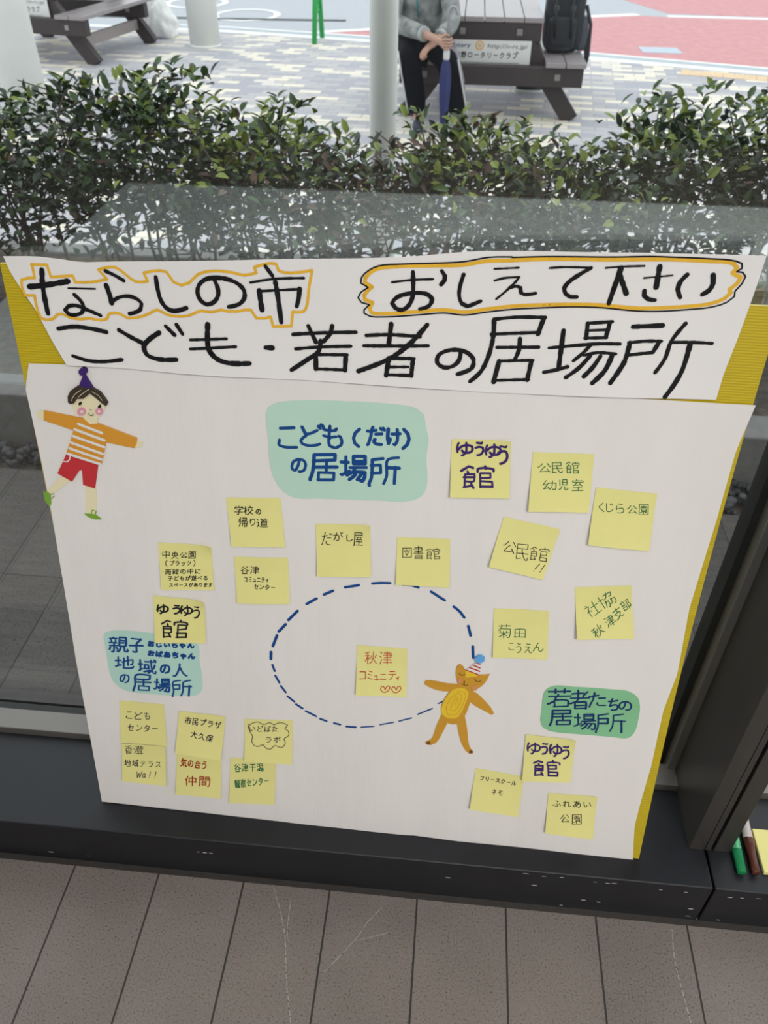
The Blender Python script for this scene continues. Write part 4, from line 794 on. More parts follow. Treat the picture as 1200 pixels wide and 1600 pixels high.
mb = MB()
strip(mb, edge, 0.0, 0.14, FZ - 0.1, FZ + 0.004)
struct(mb, 'kerb', M['whiteline'], road)
mb = MB()
strip(mb, edge, 0.14, 0.36, FZ - 0.1, FZ - 0.006)
struct(mb, 'gutter', M['gutter'], road)
mb = MB()
strip(mb, edge[1:], 0.36, 0.42, FZ - 0.05, FZ - 0.003)
struct(mb, 'edge_line', M['whiteline'], road)
P = D['pink']
low = D['pinklow']
pk = MB().prism([P[0]] + low + [(6.5, 8.35), (9, 7.3), (12, 12.8)] + P[:0:-1], FZ - 0.05, FZ - 0.009)
u = D['pinkup']
pk.prism([u[0], u[1], u[2], (12, 13.05), (12, 18), (1.2, 18)], FZ - 0.05, FZ - 0.009)
struct(pk, 'pink_lane', M['pinkroad'], road)
mb = MB()
strip(mb, P[1:3], 0.0, 0.13, FZ - 0.05, FZ - 0.003)
strip(mb, [P[0], P[1]], -0.02, 0.10, FZ - 0.05, FZ - 0.003)
strip(mb, [P[2], P[3]], -0.02, 0.14, FZ - 0.05, FZ - 0.003)
strip(mb, [P[4], P[5], (12, 12.8)], 0.0, 0.14, FZ - 0.05, FZ - 0.003)
struct(mb, 'lane_line', M['whiteline'], road)
struct(MB().prism(D['patch'], FZ - 0.05, FZ - 0.004), 'repair_patch', M['patch'], road)
mb = MB()
strip(mb, [(-9, 11.7)] + [tuple(p) for p in D['drain']], 0, 0.10, FZ - 0.05, FZ - 0.004)
struct(mb, 'drain_slot', M['gasket'], road)
for cx, cy in D['rings']:
    mb = MB()
    n = 40
    for k in range(n):
        a0, a1 = 2 * PI * k / n, 2 * PI * (k + 1) / n
        q = lambda r, a: (cx + r * math.cos(a), cy + r * 1.15 * math.sin(a), FZ - 0.008)
        mb.add([q(0.36, a0), q(0.45, a0), q(0.45, a1), q(0.36, a1)], [(0, 1, 2, 3)])
    struct(mb, 'painted_ring', M['whiteline'], road)
t = D['tact']
mb = MB()
for i in range(16):
    a = [t[0][k] + (t[1][k] - t[0][k]) * i / 8 for k in (0, 1)]
    b = [t[0][k] + (t[1][k] - t[0][k]) * (i + .92) / 8 for k in (0, 1)]
    c = [t[3][k] + (t[2][k] - t[3][k]) * (i + .92) / 8 for k in (0, 1)]
    d = [t[3][k] + (t[2][k] - t[3][k]) * i / 8 for k in (0, 1)]
    mb.prism([a, d, c, b][::-1], FZ - 0.02, FZ + 0.004)
struct(mb, 'tactile_strip', M['tact'], plaza)
# gravel strip
mb = MB()
rs = random.Random(5)
ico = bmesh.new()
bmesh.ops.create_icosphere(ico, subdivisions=2, radius=1)
iv = [v.co.copy() for v in ico.verts]
ico.verts.index_update()
iff = [[v.index for v in f.verts] for f in ico.faces]
ico.free()
for k in range(1500):
    x, y = rs.uniform(-2.6, 2.4), rs.uniform(1.785, 1.90)
    r = rs.uniform(0.009, 0.018)
    mt = Matrix.Translation((x, y, rs.uniform(-0.018, 0.012))) @ Matrix.Rotation(rs.uniform(0, 6), 4, Vector((rs.random(), rs.random(), rs.random() + .1)).normalized()) @ Matrix.Diagonal((r * rs.uniform(.9, 1.4), r * rs.uniform(.7, 1), r * rs.uniform(.55, .8), 1))
    sd = rs.uniform(0, 50)
    mb.add([mt @ (v * (1 + .25 * mnoise.noise(v * 1.2 + Vector((sd, 0, 0))))) for v in iv], iff)
g = mb.obj('gravel', M['pebble'], None, True)
g['kind'] = 'stuff'
g['label'] = 'grey pebbles in the strip between the dark tiles and the curb'
g['category'] = 'gravel'

# ------------------------------------------------------------------ the leaning board
XL, BW, LZ = -0.545, 0.909, 0.113


def ysurf(x, s):
    t = min(1.1, max(-.1, (x - XL) / BW))
    return min(.710 - .014 * t + (.25 + .054 * t) * s + (-.05 - .068 * t) * s * s, .8935)


def S(u, s, off):
    """u, s: metres along the board / above the ledge; off: distance in front of its face"""
    x = XL + u
    y = ysurf(x, s)
    e = 0.002
    fs = (ysurf(x, s + e) - ysurf(x, s - e)) / (2 * e)
    n = Vector((0, -1, fs)).normalized()
    return Vector((x, y, LZ + s)) + n * off


def wav(u, s):
    """gentle waves of the big sheet of paper"""
    return 0.0010 * math.sin(2 * PI * (u / 0.15 + 0.35 * math.sin(5 * s))) * math.sin(PI * min(1, max(0, s / 0.77))) + 0.0010 * mnoise.noise(Vector((u * 9, s * 4, 1.0)))


def grid_sheet(fn, nu, nv, th):
    """closed thin sheet; fn(a, b, off) with a, b in 0..1"""
    mb = MB()
    vs = []
    for off in (0.0, -th):
        for j in range(nv + 1):
            for i in range(nu + 1):
                vs.append(fn(i / nu, j / nv, off))
    w = nu + 1
    B = w * (nv + 1)
    fs = []
    for j in range(nv):
        for i in range(nu):
            a = j * w + i
            fs.append((a, a + 1, a + w + 1, a + w))
            fs.append((B + a, B + a + w, B + a + w + 1, B + a + 1))
    loop = [i for i in range(nu)] + [j * w + nu for j in range(nv)] + [nv * w + i for i in range(nu, 0, -1)] + [j * w for j in range(nv, 0, -1)]
    k, n = len(vs), len(loop)
    vs += [vs[i] for i in loop] + [vs[B + i] for i in loop]      # the rim has corners of its own, so edges stay crisp
    fs += [(k + i, k + n + i, k + n + (i + 1) % n, k + (i + 1) % n) for i in range(n)]
    return mb.add(vs, fs)


bd = grid_sheet(lambda a, b, o: S(a * BW, b * 0.885 + 0.0008, o), 24, 40, 0.0042)
board = centred(bd, 'display_board', M['board'], False)
tag(board, 'yellow corrugated plastic board leaning on the window behind the white papers', 'board')


def lerp_poly(pts, t):
    L = [0]
    for a, b in zip(pts, pts[1:]):
        L.append(L[-1] + math.hypot(b[0] - a[0], b[1] - a[1]))
    d = t * L[-1]
    for i in range(len(pts) - 1):
        if d <= L[i + 1] or i == len(pts) - 2:
            k = (d - L[i]) / max(1e-9, L[i + 1] - L[i])
            return Vector((pts[i][0] + (pts[i + 1][0] - pts[i][0]) * k, pts[i][1] + (pts[i + 1][1] - pts[i][1]) * k))


def coons(d):
    q = {k: [(p[0] / 1e4, p[1] / 1e4) for p in d[k]] for k in d}
    c00, c10, c01, c11 = (Vector(q['bot'][0]), Vector(q['bot'][-1]), Vector(q['top'][0]), Vector(q['top'][-1]))

    def f(a, b):
        return (lerp_poly(q['bot'], a) * (1 - b) + lerp_poly(q['top'], a) * b + lerp_poly(q['left'], b) * (1 - a) + lerp_poly(q['right'], b) * a
                - (c00 * (1 - a) * (1 - b) + c10 * a * (1 - b) + c01 * (1 - a) * b + c11 * a * b))
    return f


cm = coons(D['main_sheet'])


def fmain(a, b, o):
    p = cm(a, b)
    return S(p[0], p[1], 0.0022 + wav(p[0], p[1]) + o)


paper = centred(grid_sheet(fmain, 60, 60, 0.0003), 'poster_paper', M['white_paper'], True)
tag(paper, 'large white sheet of paper with a blue dashed circle, covering most of the board', 'poster')
ct = coons(D['title_sheet'])


def twav(u, s):
    return 0.0012 * math.sin(2 * PI * u / 0.23 + 1.0) + 0.0012 * mnoise.noise(Vector((u * 7, s * 6, 4.0)))


def ftitle(a, b, o):
    p = ct(a, b)
    return S(p[0], p[1], 0.0042 + twav(p[0], p[1]) + 0.002 * (1 - b)**3 + o)


title = centred(grid_sheet(ftitle, 60, 16, 0.0003), 'title_paper', M['title_paper'], True)
tag(title, 'wide white paper strip with big black hand lettering at the top of the board', 'banner')


def strokes(mb, data, fn, step=0.006, rough=0.0, seed=1):
    rr = random.Random(seed)
    for s in data:
        w = s[0] / 1e4
        pts = [(s[i] / 1e4, s[i + 1] / 1e4) for i in range(1, len(s), 2)]
        ln = smooth_line(pts, step)
        if rough:
            for k in range(len(ln) - 1):
                flat_ribbon(mb, ln[k:k + 2], w * (1 + rr.uniform(-rough, rough)), fn)
        else:
            flat_ribbon(mb, ln, w, fn)


def on_title(off):
    return lambda u, s: S(u, s, 0.0042 + twav(u, s) + 0.002 * max(0.0, min(1.0, (0.93 - s) / 0.165))**3 + off)


mb = MB()
strokes(mb, D['outline'], on_title(0.0004))
part(mb, 'yellow_outline', M['gold'], title)
mb = MB()
strokes(mb, D['bubble_fill'], on_title(0.0004))
part(mb, 'yellow_bubble_line', M['gold'], title)
mb = MB()
strokes(mb, D['bubble'], on_title(0.0006))
part(mb, 'black_bubble_line', M['ink'], title)
mb = MB()
strokes(mb, D['title'], on_title(0.0008), 0.0035, 0.13)
part(mb, 'lettering', M['ink'], title)


def on_main(off):
    return lambda u, s: S(u, s, 0.0022 + wav(u, s) + off)


mb = MB()
strokes(mb, D['dash'], on_main(0.0004))
part(mb, 'dashed_circle', M['blue'], paper)


def glyph_strokes(ch):
    return [[(s[k] / 61, s[k + 1] / 61) for k in range(0, len(s), 2)] for s in GL[ch]]


def write(mb, txt, w, fn, scale, seed, step, inner=None):
    """handwriting: every character on its own slanted frame, each stroke a little uneven"""
    rr = random.Random(seed)
    for t in txt:
        o, r, uu = [(t[1 + 2 * k] / scale, t[2 + 2 * k] / scale) for k in range(3)]
        ex = (r[0] - o[0], r[1] - o[1])
        ey = (uu[0] - o[0], uu[1] - o[1])
        for st in glyph_strokes(t[0]):
            jx, jy, sk = rr.uniform(-.02, .02), rr.uniform(-.02, .02), rr.uniform(-.05, .05)
            pts = [(p[0] + jx + sk * (p[1] - .5), p[1] + jy + rr.uniform(-.012, .012)) for p in st]
            pts = [(o[0] + ex[0] * p[0] + ey[0] * p[1], o[1] + ex[1] * p[0] + ey[1] * p[1]) for p in pts]
            if inner:
                pts = [inner(*p) for p in pts]
            flat_ribbon(mb, smooth_line(pts, step), w * rr.uniform(.85, 1.15), fn)


CARDS = [('mint', 'blue', 'pale mint green paper card with blue writing, large, top centre of the poster'),
         ('aqua', 'blue', 'pale aqua paper card with four lines of small blue writing, left side of the poster'),
         ('green_card', 'navy', 'darker green rounded paper card with navy writing, lower right of the poster')]
for k, (c, (pm, im, lab)) in enumerate(zip(D['card'], CARDS)):
    poly = smooth_line([(p[0] / 1e4, p[1] / 1e4) for p in c['poly'] + c['poly'][:1]], 0.006)[:-1]
    cx, cy = sum(p[0] for p in poly) / len(poly), sum(p[1] for p in poly) / len(poly)
    f = on_main(0.0)
    mb = MB()
    n = len(poly)
    R = 8
    for off in (0.0009, 0.0005):
        vs, fs = [f(cx, cy) + Vector((0, -off, 0))], []
        for r in range(1, R + 1):
            for p in poly:
                vs.append(f(cx + (p[0] - cx) * r / R, cy + (p[1] - cy) * r / R) + Vector((0, -off, 0)))
        for i in range(n):
            fs.append((0, 1 + i, 1 + (i + 1) % n))
            for r in range(R - 1):
                fs.append((1 + r * n + i, 1 + (r + 1) * n + i, 1 + (r + 1) * n + (i + 1) % n, 1 + r * n + (i + 1) % n))
        mb.add(vs, fs)
    b0, b1 = 1 + (R - 1) * n, 2 + R * n + (R - 1) * n
    mb.add([mb.v[b0 + i] for i in range(n)] + [mb.v[b1 + i] for i in range(n)], [(i, n + i, n + (i + 1) % n, (i + 1) % n) for i in range(n)])
    card = centred(mb, 'paper_card', M[pm], True)
    tag(card, lab, 'card', 'green heading cards on the poster')
    mb = MB()
    write(mb, c['txt'], c['w'] / 1e4, lambda u, s: f(u, s) + Vector((0, -0.0013, 0)), 1e4, 20 + k, 0.004)
    part(mb, 'lettering', M[im], card)

NOTE_LABELS = [
    'yellow sticky note with bold purple writing beside the large mint card',
    'yellow sticky note with two green lines, right of the bold purple note near the top',
    'yellow sticky note with one line of green writing, nearest the right edge of the poster',
    'tilted yellow sticky note with black writing and two exclamation marks',
    'yellow sticky note with slanting diagonal green writing near the right edge',
    'yellow sticky note with green writing just outside the right of the dashed circle',
    'yellow sticky note with red writing and two hearts inside the dashed circle',
    'yellow sticky note with two lines of black writing, just below left of the mint card',
    'yellow sticky note with one line of black writing, directly below the mint card',
    'yellow sticky note with black writing touching the top of the dashed circle',
    'yellow sticky note with three lines of black writing, left of the dashed circle top',
    'yellow sticky note packed with five lines of tiny black writing',
    'yellow sticky note with bold black writing overlapping the aqua card',
    'yellow sticky note with two dark lines, upper of the pair below the aqua card',
    'yellow sticky note with three dark lines ending in exclamation marks, lower of the leftmost pair',
    'yellow sticky note with dark writing above the brown-red written note',
    'yellow sticky note with brown-red writing near the bottom of the poster',
    'yellow sticky note with writing inside a hand-drawn cloud',
    'yellow sticky note with green writing at the lower left, below the cloud note',
    'yellow sticky note with small dark writing, below the cat and left of the purple-lettered note',
    'yellow sticky note with bold purple writing below the dark green card',
    'yellow sticky note with black writing lowest at the right bottom of the poster']
for k, (nd, lab) in enumerate(zip(D['note'], NOTE_LABELS)):
    cs = [(nd['c'][i] / 1e4, nd['c'][i + 1] / 1e4) for i in range(0, 8, 2)]   # top left, top right, bottom right, bottom left
    lift, curl = nd['lift'] / 1e3, nd['curl'] / 1e3
    lo = 0.0009 + (0.0040 if k == 14 else 0.0012 if k in (15, 12, 20) else 0.0)

    def npos(p, q, o, cs=cs, lift=lift, curl=curl, lo=lo, k=k):
        u = cs[3][0] * (1 - p) * (1 - q) + cs[2][0] * p * (1 - q) + cs[1][0] * p * q + cs[0][0] * (1 - p) * q
        s = cs[3][1] * (1 - p) * (1 - q) + cs[2][1] * p * (1 - q) + cs[1][1] * p * q + cs[0][1] * (1 - p) * q
        h = lo + lift * max(0.0, 1 - q / 0.85)**1.6 * (0.8 + 0.4 * ((k * 0.37) % 1 - .5) * (p - .5))
        h += curl * max(0.0, (p - .55) / .45)**2 * max(0.0, (q - .7) / .3)**2 * 1.6
        return S(u, s, 0.0022 + wav(u, s) + h + o)
    nt_ = centred(grid_sheet(npos, 12, 12, 0.00025), 'sticky_note', M['note'], True)
    tag(nt_, lab, 'sticky note', 'yellow sticky notes on the poster')
    size = 0.075
    mb = MB()
    inv = lambda x, y: (x * size, y * size)
    fn = lambda x, y: npos(x / size, y / size, 0.0005)
    w = nd['w'] / 1e4
    write(mb, nd['txt'], w, fn, 1000.0, 100 + k, 0.0035, inv)
    for ex in nd['ex']:
        pts = [(ex[i] / 1000 * size, ex[i + 1] / 1000 * size) for i in range(0, len(ex), 2)]
        flat_ribbon(mb, smooth_line(pts, 0.003), w, fn)
    part(mb, 'handwriting', M[nd['col']], nt_)


def cutout(data, name, label, base):
    us = [v[i] for v in data for i in range(3, len(v), 2)]
    ss = [v[i] for v in data for i in range(4, len(v), 2)]
    c = S((min(us) + max(us)) / 2e4, min(ss) / 1e4, 0.003)
    root = thing(name, label, 'paper cutout', tuple(c))
    for i, v in enumerate(data):
        off = base + 0.00016 * i
        pts = [(v[j] / 1e4, v[j + 1] / 1e4) for j in range(3, len(v), 2)]
        mb = MB()
        f = on_main(off)
        if v[2]:
            flat_ribbon(mb, smooth_line(pts, 0.004), v[2] / 1e4, f)
        else:
            ln = smooth_line(pts + pts[:1], 0.006)[:-1] if v[0] in ('leg', 'arm', 'torso', 'head', 'face', 'belly', 'hair', 'hat_pompom', 'shoe', 'hand') else pts
            n = len(ln)
            g2 = on_main(base - 0.0004)
            area = sum(ln[i][0] * ln[(i + 1) % n][1] - ln[(i + 1) % n][0] * ln[i][1] for i in range(n))
            if area < 0:
                ln = ln[::-1]
            mb.add([f(*p) for p in ln] + [g2(*p) for p in ln], [tuple(range(n))] + [(i, n + i, n + (i + 1) % n, (i + 1) % n) for i in range(n)])
        part(mb, v[0], M[v[1]], root)
    return root


cutout(D['boy'], 'boy_cutout', 'paper cut-out boy in striped orange shirt and red shorts at the top left', 0.0009)
cutout(D['cat'], 'cat_cutout', 'paper cut-out of an amber cat in a striped party hat, on the dashed circle', 0.0009)

# ------------------------------------------------------------------ pens and pad beside the post
def marker(name, label, a, b, prof, group=None):
    """prof: list of (part name, material, [(t, radius), ...]) along the axis a -> b"""
    a, b = Vector(a), Vector(b)
    root = thing(name, label, 'marker pen', tuple(a), 0, group)
    for nm, m, pr in prof:
        part(MB().tube([a + (b - a) * t for t, r in pr], [r for t, r in pr], 20), nm, M[m], root, True)
    return root


marker('marker_pen', 'green marker pen lying on the black ledge beside the post', (0.5235, 0.6835, 0.1215), (0.526, 0.80, 0.1215),
       [('cap', 'capgreen', [(0, .0062), (.01, .0073), (.30, .0078), (.315, .0085), (.33, .0085), (.335, .0072)]),
        ('barrel', 'lime', [(.335, .0070), (.36, .0080), (.95, .0080), (1, .007)])], 'marker pens on the ledge')
marker('marker_pen', 'brown marker pen with clear barrel, between the green pen and the yellow pad', (0.5455, 0.685, 0.1215), (0.5515, 0.83, 0.1215),
       [('cap', 'capbrown', [(0, .0055), (.01, .0066), (.1, .0064), (.23, .0066), (.33, .0082), (.345, .0088), (.355, .0082), (.365, .0088), (.375, .0082), (.385, .0088), (.40, .0086), (.41, .0082)]),
        ('barrel', 'barrelclear', [(.41, .0078), (.45, .0078), (.96, .0078), (1, .006)]), ('clip', 'signw', [(.41, .003), (.62, .003)])], 'marker pens on the ledge')
pad = MB()
for k in range(7):
    d = 0.0003 * ((k * 7) % 5)
    pad.box(0.5605 + d, 0.6345 + d, 0.6895 + d, 0.7645 + d, 0.1131 + k * 0.0009, 0.1131 + (k + 1) * 0.0009 - 0.00012)
po = centred(pad, 'note_pad', M['note'])
tag(po, 'pad of blank yellow sticky notes lying on the ledge beside the brown pen', 'sticky note pad')

# ------------------------------------------------------------------ white columns
def column(x, y, r, z0, z1, label, grp):
    mb = MB()
    mb.tube([(x, y, z0), (x, y, z1)], r, 40)
    root = thing('column', label, 'column', (x, y, z0), 0, grp)
    part(mb, 'shaft', M['column'], root, True)
    part(MB().tube([(x, y, z0), (x, y, z0 + .02), (x, y, z0 + .022)], [r + .004, r + .004, r], 40), 'base_ring', M['column'], root, True)


column(-3.455, 6.7, 0.165, FZ, 3.2, 'thick white round column at the left edge, behind the hedge', 'white columns outside')
column(-2.908, 9.96, 0.165, FZ, 3.2, 'white round column standing on the paving by the road', 'white columns outside')
column(-0.344, 3.70, 0.0575, FZ, 3.2, 'slim white round post just behind the hedge, beside the seated person', 'white columns outside')


# ------------------------------------------------------------------ picnic tables
def draw_text(mb, body, x0, z0, h, y, width, bold=0.0):
    cu = bpy.data.curves.new('t', 'FONT')
    cu.body = body
    cu.offset = bold
    o = bpy.data.objects.new('t', cu)
    COL.objects.link(o)
    bpy.context.view_layer.update()
    me = bpy.data.meshes.new_from_object(o.evaluated_get(bpy.context.evaluated_depsgraph_get()))
    vs = [v.co.copy() for v in me.vertices]
    xa, xb = min(v.x for v in vs), max(v.x for v in vs)
    k = h / 0.72
    kx = width / (xb - xa)
    mb.add([(x0 + (v.x - xa) * kx, y, z0 + v.y * k) for v in vs], [tuple(p.vertices) for p in me.polygons])
    bpy.data.objects.remove(o)


def picnic_table(label, ox, oy, rz):
    root = thing('picnic_table', label, 'picnic table', (ox, oy, FZ), rz, 'picnic tables outside')
    Lb = 1.5
    inv = Matrix()

    def P_(mb, name, m, sm=False, par=root):
        o = mb.obj(name, m, par, sm)
        ORG[o] = ORG[root]
        return o
    for i in range(5):
        x = -0.38 + i * 0.152 + 0.003
        P_(MB().box(x, x + 0.146, 0.13, Lb + 0.05, 0.685, 0.72, bev=0.004), 'table_board', M['woodtop'])
    for sx in (-1, 1):
        for i in range(2):
            x = sx * (0.42 + i * 0.16)
            x0, x1 = sorted((x, x + sx * 0.152))
            P_(MB().box(x0, x1, 0, Lb, 0.405, 0.44, bev=0.004), 'bench_board', M['woodtop'])
    for yy in (0.03, 1.22):
        P_(MB().box(-0.72, 0.72, yy, yy + 0.09, 0.265, 0.404, bev=0.008), 'bench_beam', M['wood'])
        P_(MB().box(-0.37, 0.37, yy + 0.11, yy + 0.20, 0.555, 0.684, bev=0.006), 'table_beam', M['wood'])
        for sx in (-1, 1):
            P_(MB().beam((sx * 0.20, yy + 0.155, 0.62), (sx * 0.68, yy + 0.155, 0.0), 0.08, 0.13, up=(0, 1, 0)), 'leg', M['wood'])
        for bxp, bz, by in ((-0.24, 0.62, yy + 0.109), (0.2, 0.62, yy + 0.109), (0.52, 0.335, yy - 0.001), (-0.52, 0.335, yy - 0.001)):
            P_(MB().box(bxp - 0.022, bxp + 0.022, by - 0.006, by + 0.002, bz - 0.022, bz + 0.022, bev=0.003), 'bolt_plate', M['bolt'])
    for sx in (-1, 1):
        P_(MB().beam((sx * 0.535, 0.225, 0.185), (sx * 0.535, 1.34, 0.185), 0.10, 0.035, up=(0, 0, 1)), 'stretcher', M['woodlight'])
    # white sponsor board hung under the table top
    sg = P_(MB().box(-0.37, 0.30, 0.118, 0.124, 0.40, 0.565), 'sign', M['signw'])
    yf = 0.1172
    mb = MB()
    draw_text(mb, 'Rotary', -0.335, 0.515, 0.032, yf, 0.165, 0.01)
    P_(mb, 'sign_lettering', M['signblue'], par=sg)
    mb = MB()
    draw_text(mb, 'http://n-rc.jp/', -0.035, 0.512, 0.032, yf, 0.31)
    txt = '習志野ロータリークラブ'
    for i, ch in enumerate(txt):
        gch = {'ブ': 'フ', 'ロ': 'ロ'}.get(ch, ch)
        for st in glyph_strokes(gch):
            flat_ribbon(mb, smooth_line([(-0.345 + 0.05 * i + 0.05 * p[0], 0.435 + 0.055 * p[1]) for p in st], 0.01), 0.0055, lambda x, z: (x, yf, z))
        if ch == 'ブ':
            for dx in (0, 0.011):
                flat_ribbon(mb, [(-0.345 + 0.05 * i + 0.034 + dx, 0.492), (-0.345 + 0.05 * i + 0.040 + dx, 0.480)], 0.005, lambda x, z: (x, yf, z))
    mb.box(-0.35, 0.22, yf - 0.0002, yf + 0.0002, 0.408, 0.412)
    P_(mb, 'sign_lettering', M['signtext'], par=sg)
    mb = MB()
    cx, cz, n = -0.10, 0.528, 24
    q = lambda r, a: (cx + r * math.cos(a), yf, cz + r * math.sin(a))
    for k in range(n):
        a0, a1 = 2 * PI * k / n, 2 * PI * (k + 1) / n
        r1 = 0.036 if k % 2 else 0.032
        mb.add([q(0.024, a0), q(r1, a0), q(r1, a1), q(0.024, a1)], [(0, 1, 2, 3)])
        if k % 4 == 0:
            mb.add([q(0.006, a0 - .4), q(0.025, a0 - .12), q(0.025, a0 + .12), q(0.006, a0 + .4)], [(0, 1, 2, 3)])
        mb.add([q(0.004, a0), q(0.009, a0), q(0.009, a1), q(0.004, a1)], [(0, 1, 2, 3)])
    P_(mb, 'gear_emblem', M['signgold'], par=sg)
    return root


picnic_table('dark wooden picnic table with a white sign board, where the person sits', 0.18, 7.10, 0.0)
picnic_table('dark wooden picnic table behind the thick column at the left', -4.425, 8.78, math.radians(-9.5))

# ------------------------------------------------------------------ seated person
pr = thing('person', 'person in grey jacket and black striped trousers sitting on the bench holding an umbrella', 'person', (-0.36, 7.12, FZ))
BT = FZ + 0.44
pelvis = (-0.37, 7.22, BT + 0.15)


def limb_hand(wrist, palm, fdir, side, curl, verts, edges, rad, wi):
    """palm, four unequal bent fingers and a thumb rooted at the side of the palm"""
    wv, pv = Vector(wrist), Vector(palm)
    ax = (pv - wv).normalized()
    sd = Vector(side)
    sd = (sd - ax * sd.dot(ax)).normalized()
    nr = Vector(curl).normalized()
    i0 = len(verts)
    verts.append(pv)
    rad.append((0.030, 0.016))
    edges.append((wi, i0))
    for k, (o, L) in enumerate(((-0.030, 0.062), (-0.010, 0.074), (0.010, 0.070), (0.029, 0.054))):
        b = pv + sd * o + ax * 0.034
        p1 = b + (ax * 0.55 + nr * 0.45).normalized() * L * 0.5
        p2 = p1 + (ax * -0.05 + nr * 1.0).normalized() * L * 0.38
        p3 = p2 + (ax * -0.75 + nr * 0.45).normalized() * L * 0.3
        j = len(verts)
        verts += [b, p1, p2, p3]
        rad += [(0.0098, 0.0098), (0.0092, 0.0092), (0.0085, 0.0085), (0.0072, 0.0072)]
        edges += [(i0, j), (j, j + 1), (j + 1, j + 2), (j + 2, j + 3)]
    t0 = pv - sd * 0.034 - ax * 0.006
    t1 = t0 - sd * 0.018 + ax * 0.022 + nr * 0.018
    t2 = t1 + ax * 0.020 + nr * 0.020 + sd * 0.006
    j = len(verts)
    verts += [t0, t1, t2]
    rad += [(0.0115, 0.0115), (0.0105, 0.0105), (0.0085, 0.0085)]
    edges += [(i0, j), (j, j + 1), (j + 1, j + 2)]


V = [Vector(p) for p in (pelvis, (-0.375, 7.20, BT + 0.28), (-0.375, 7.16, BT + 0.44), (-0.37, 7.13, BT + 0.565), (-0.365, 7.10, BT + 0.63), (-0.36, 7.08, BT + 0.70), (-0.355, 7.055, BT + 0.77), (-0.35, 7.07, BT + 0.83))]
R = [(.13, .10), (.12, .08), (.145, .095), (.10, .075), (.055, .055), (.068, .078), (.078, .095), (.062, .075)]
E = [(i, i + 1) for i in range(7)]
# arms: (shoulder, elbow, wrist)
UX, UY = -0.160, 6.62                       # umbrella shaft
arms = [((-0.545, 7.13, BT + 0.53), (-0.60, 7.05, BT + 0.26), (-0.265, 6.70, BT + 0.215)), ((-0.205, 7.13, BT + 0.53), (-0.13, 7.02, BT + 0.27), (-0.235, 6.80, BT + 0.185))]
for k, (a, b, c) in enumerate(arms):
    i = len(V)
    V += [Vector(a), Vector(b), (Vector(b) + Vector(c)) / 2, Vector(c)]
    R += [(.062, .062), (.045, .045), (.041, .041), (.028, .024)]
    E += [(3, i), (i, i + 1), (i + 1, i + 2), (i + 2, i + 3)]
    if k == 0:
        limb_hand(c, (UX - 0.040, 6.615, BT + 0.20), None, (0, 0, -1), (0.75, 0.55, 0.1), V, E, R, i + 3)
    else:
        limb_hand(c, (-0.295, 6.745, BT + 0.145), None, (0.35, -0.9, 0), (-0.2, -0.15, -1), V, E, R, i + 3)
legs = [((-0.445, 7.16, BT + 0.10), (-0.435, 6.78, BT + 0.055), (-0.365, 6.86, FZ + 0.09), (-0.355, 6.74, FZ + 0.045)), ((-0.295, 7.16, BT + 0.10), (-0.155, 6.78, BT + 0.05), (-0.045, 6.86, FZ + 0.09), (-0.02, 6.74, FZ + 0.045))]
for (a, b, c, d) in legs:
    i = len(V)
    V += [Vector(a), (Vector(a) + Vector(b)) / 2, Vector(b), (Vector(b) * .6 + Vector(c) * .4), Vector(c), Vector(d)]
    R += [(.088, .088), (.078, .078), (.062, .062), (.056, .056), (.038, .038), (.036, .03)]
    E += [(0, i), (i, i + 1), (i + 1, i + 2), (i + 2, i + 3), (i + 3, i + 4), (i + 4, i + 5)]
body = skin_mesh('body', V, E, R, M['skin'], pr)
# face details on the head
hc = Vector((-0.353, 7.062, BT + 0.765))
part(MB().add([hc + Vector((v.x * .010 , -.088 + v.y * .016, -.005 + v.z * .022)) for v in iv], iff), 'nose', M['skin'], pr, True)
for sx in (-1, 1):
    part(MB().add([hc + Vector((sx * .032 + v.x * .010, -.082 + v.y * .006, .022 + v.z * .006)) for v in iv], iff), 'eye', M['ink'], pr, True)
    part(MB().add([hc + Vector((sx * .080 + v.x * .009, .005 + v.y * .020, .005 + v.z * .030)) for v in iv], iff), 'ear', M['skin'], pr, True)
part(MB().add([hc + Vector((v.x * .024, -.080 + v.y * .008, -.045 + v.z * .006)) for v in iv], iff), 'mouth', M['red'], pr, True)
mb = MB()
mb.add([hc + Vector((v.x * .090, .018 + v.y * .100, .050 + v.z * .068)) for v in iv], iff)
part(mb, 'hair', M['hair_grey'], pr, True)
# jacket: torso and two sleeves over the body
JV = [Vector(p) for p in (pelvis, (-0.375, 7.19, BT + 0.28), (-0.375, 7.155, BT + 0.44), (-0.37, 7.125, BT + 0.57), (-0.367, 7.11, BT + 0.61))]
JR = [(.185, .16), (.18, .145), (.185, .14), (.125, .10), (.072, .07)]
JE = [(0, 1), (1, 2), (2, 3), (3, 4)]
for (a, b, c) in arms:
    a, b, c = Vector(a), Vector(b), Vector(c)
    i = len(JV)
    JV += [a, (a + b) / 2, b, b * .5 + c * .5, b * .22 + c * .78]
    JR += [(.088, .088), (.076, .076), (.072, .072), (.062, .062), (.050, .050)]
    JE += [(3, i), (i, i + 1), (i + 1, i + 2), (i + 2, i + 3), (i + 3, i + 4)]
skin_mesh('jacket', JV, JE, JR, M['jacket'], pr)
for (a, b, c) in arms:
    b, c = Vector(b), Vector(c)
    d = (c - b).normalized()
    p = b * .22 + c * .78
    part(MB().tube([p - d * .012, p, p + d * .02, p + d * .022], [.050, .052, .050, .040], 16), 'cuff', M['cuff'], pr, True)
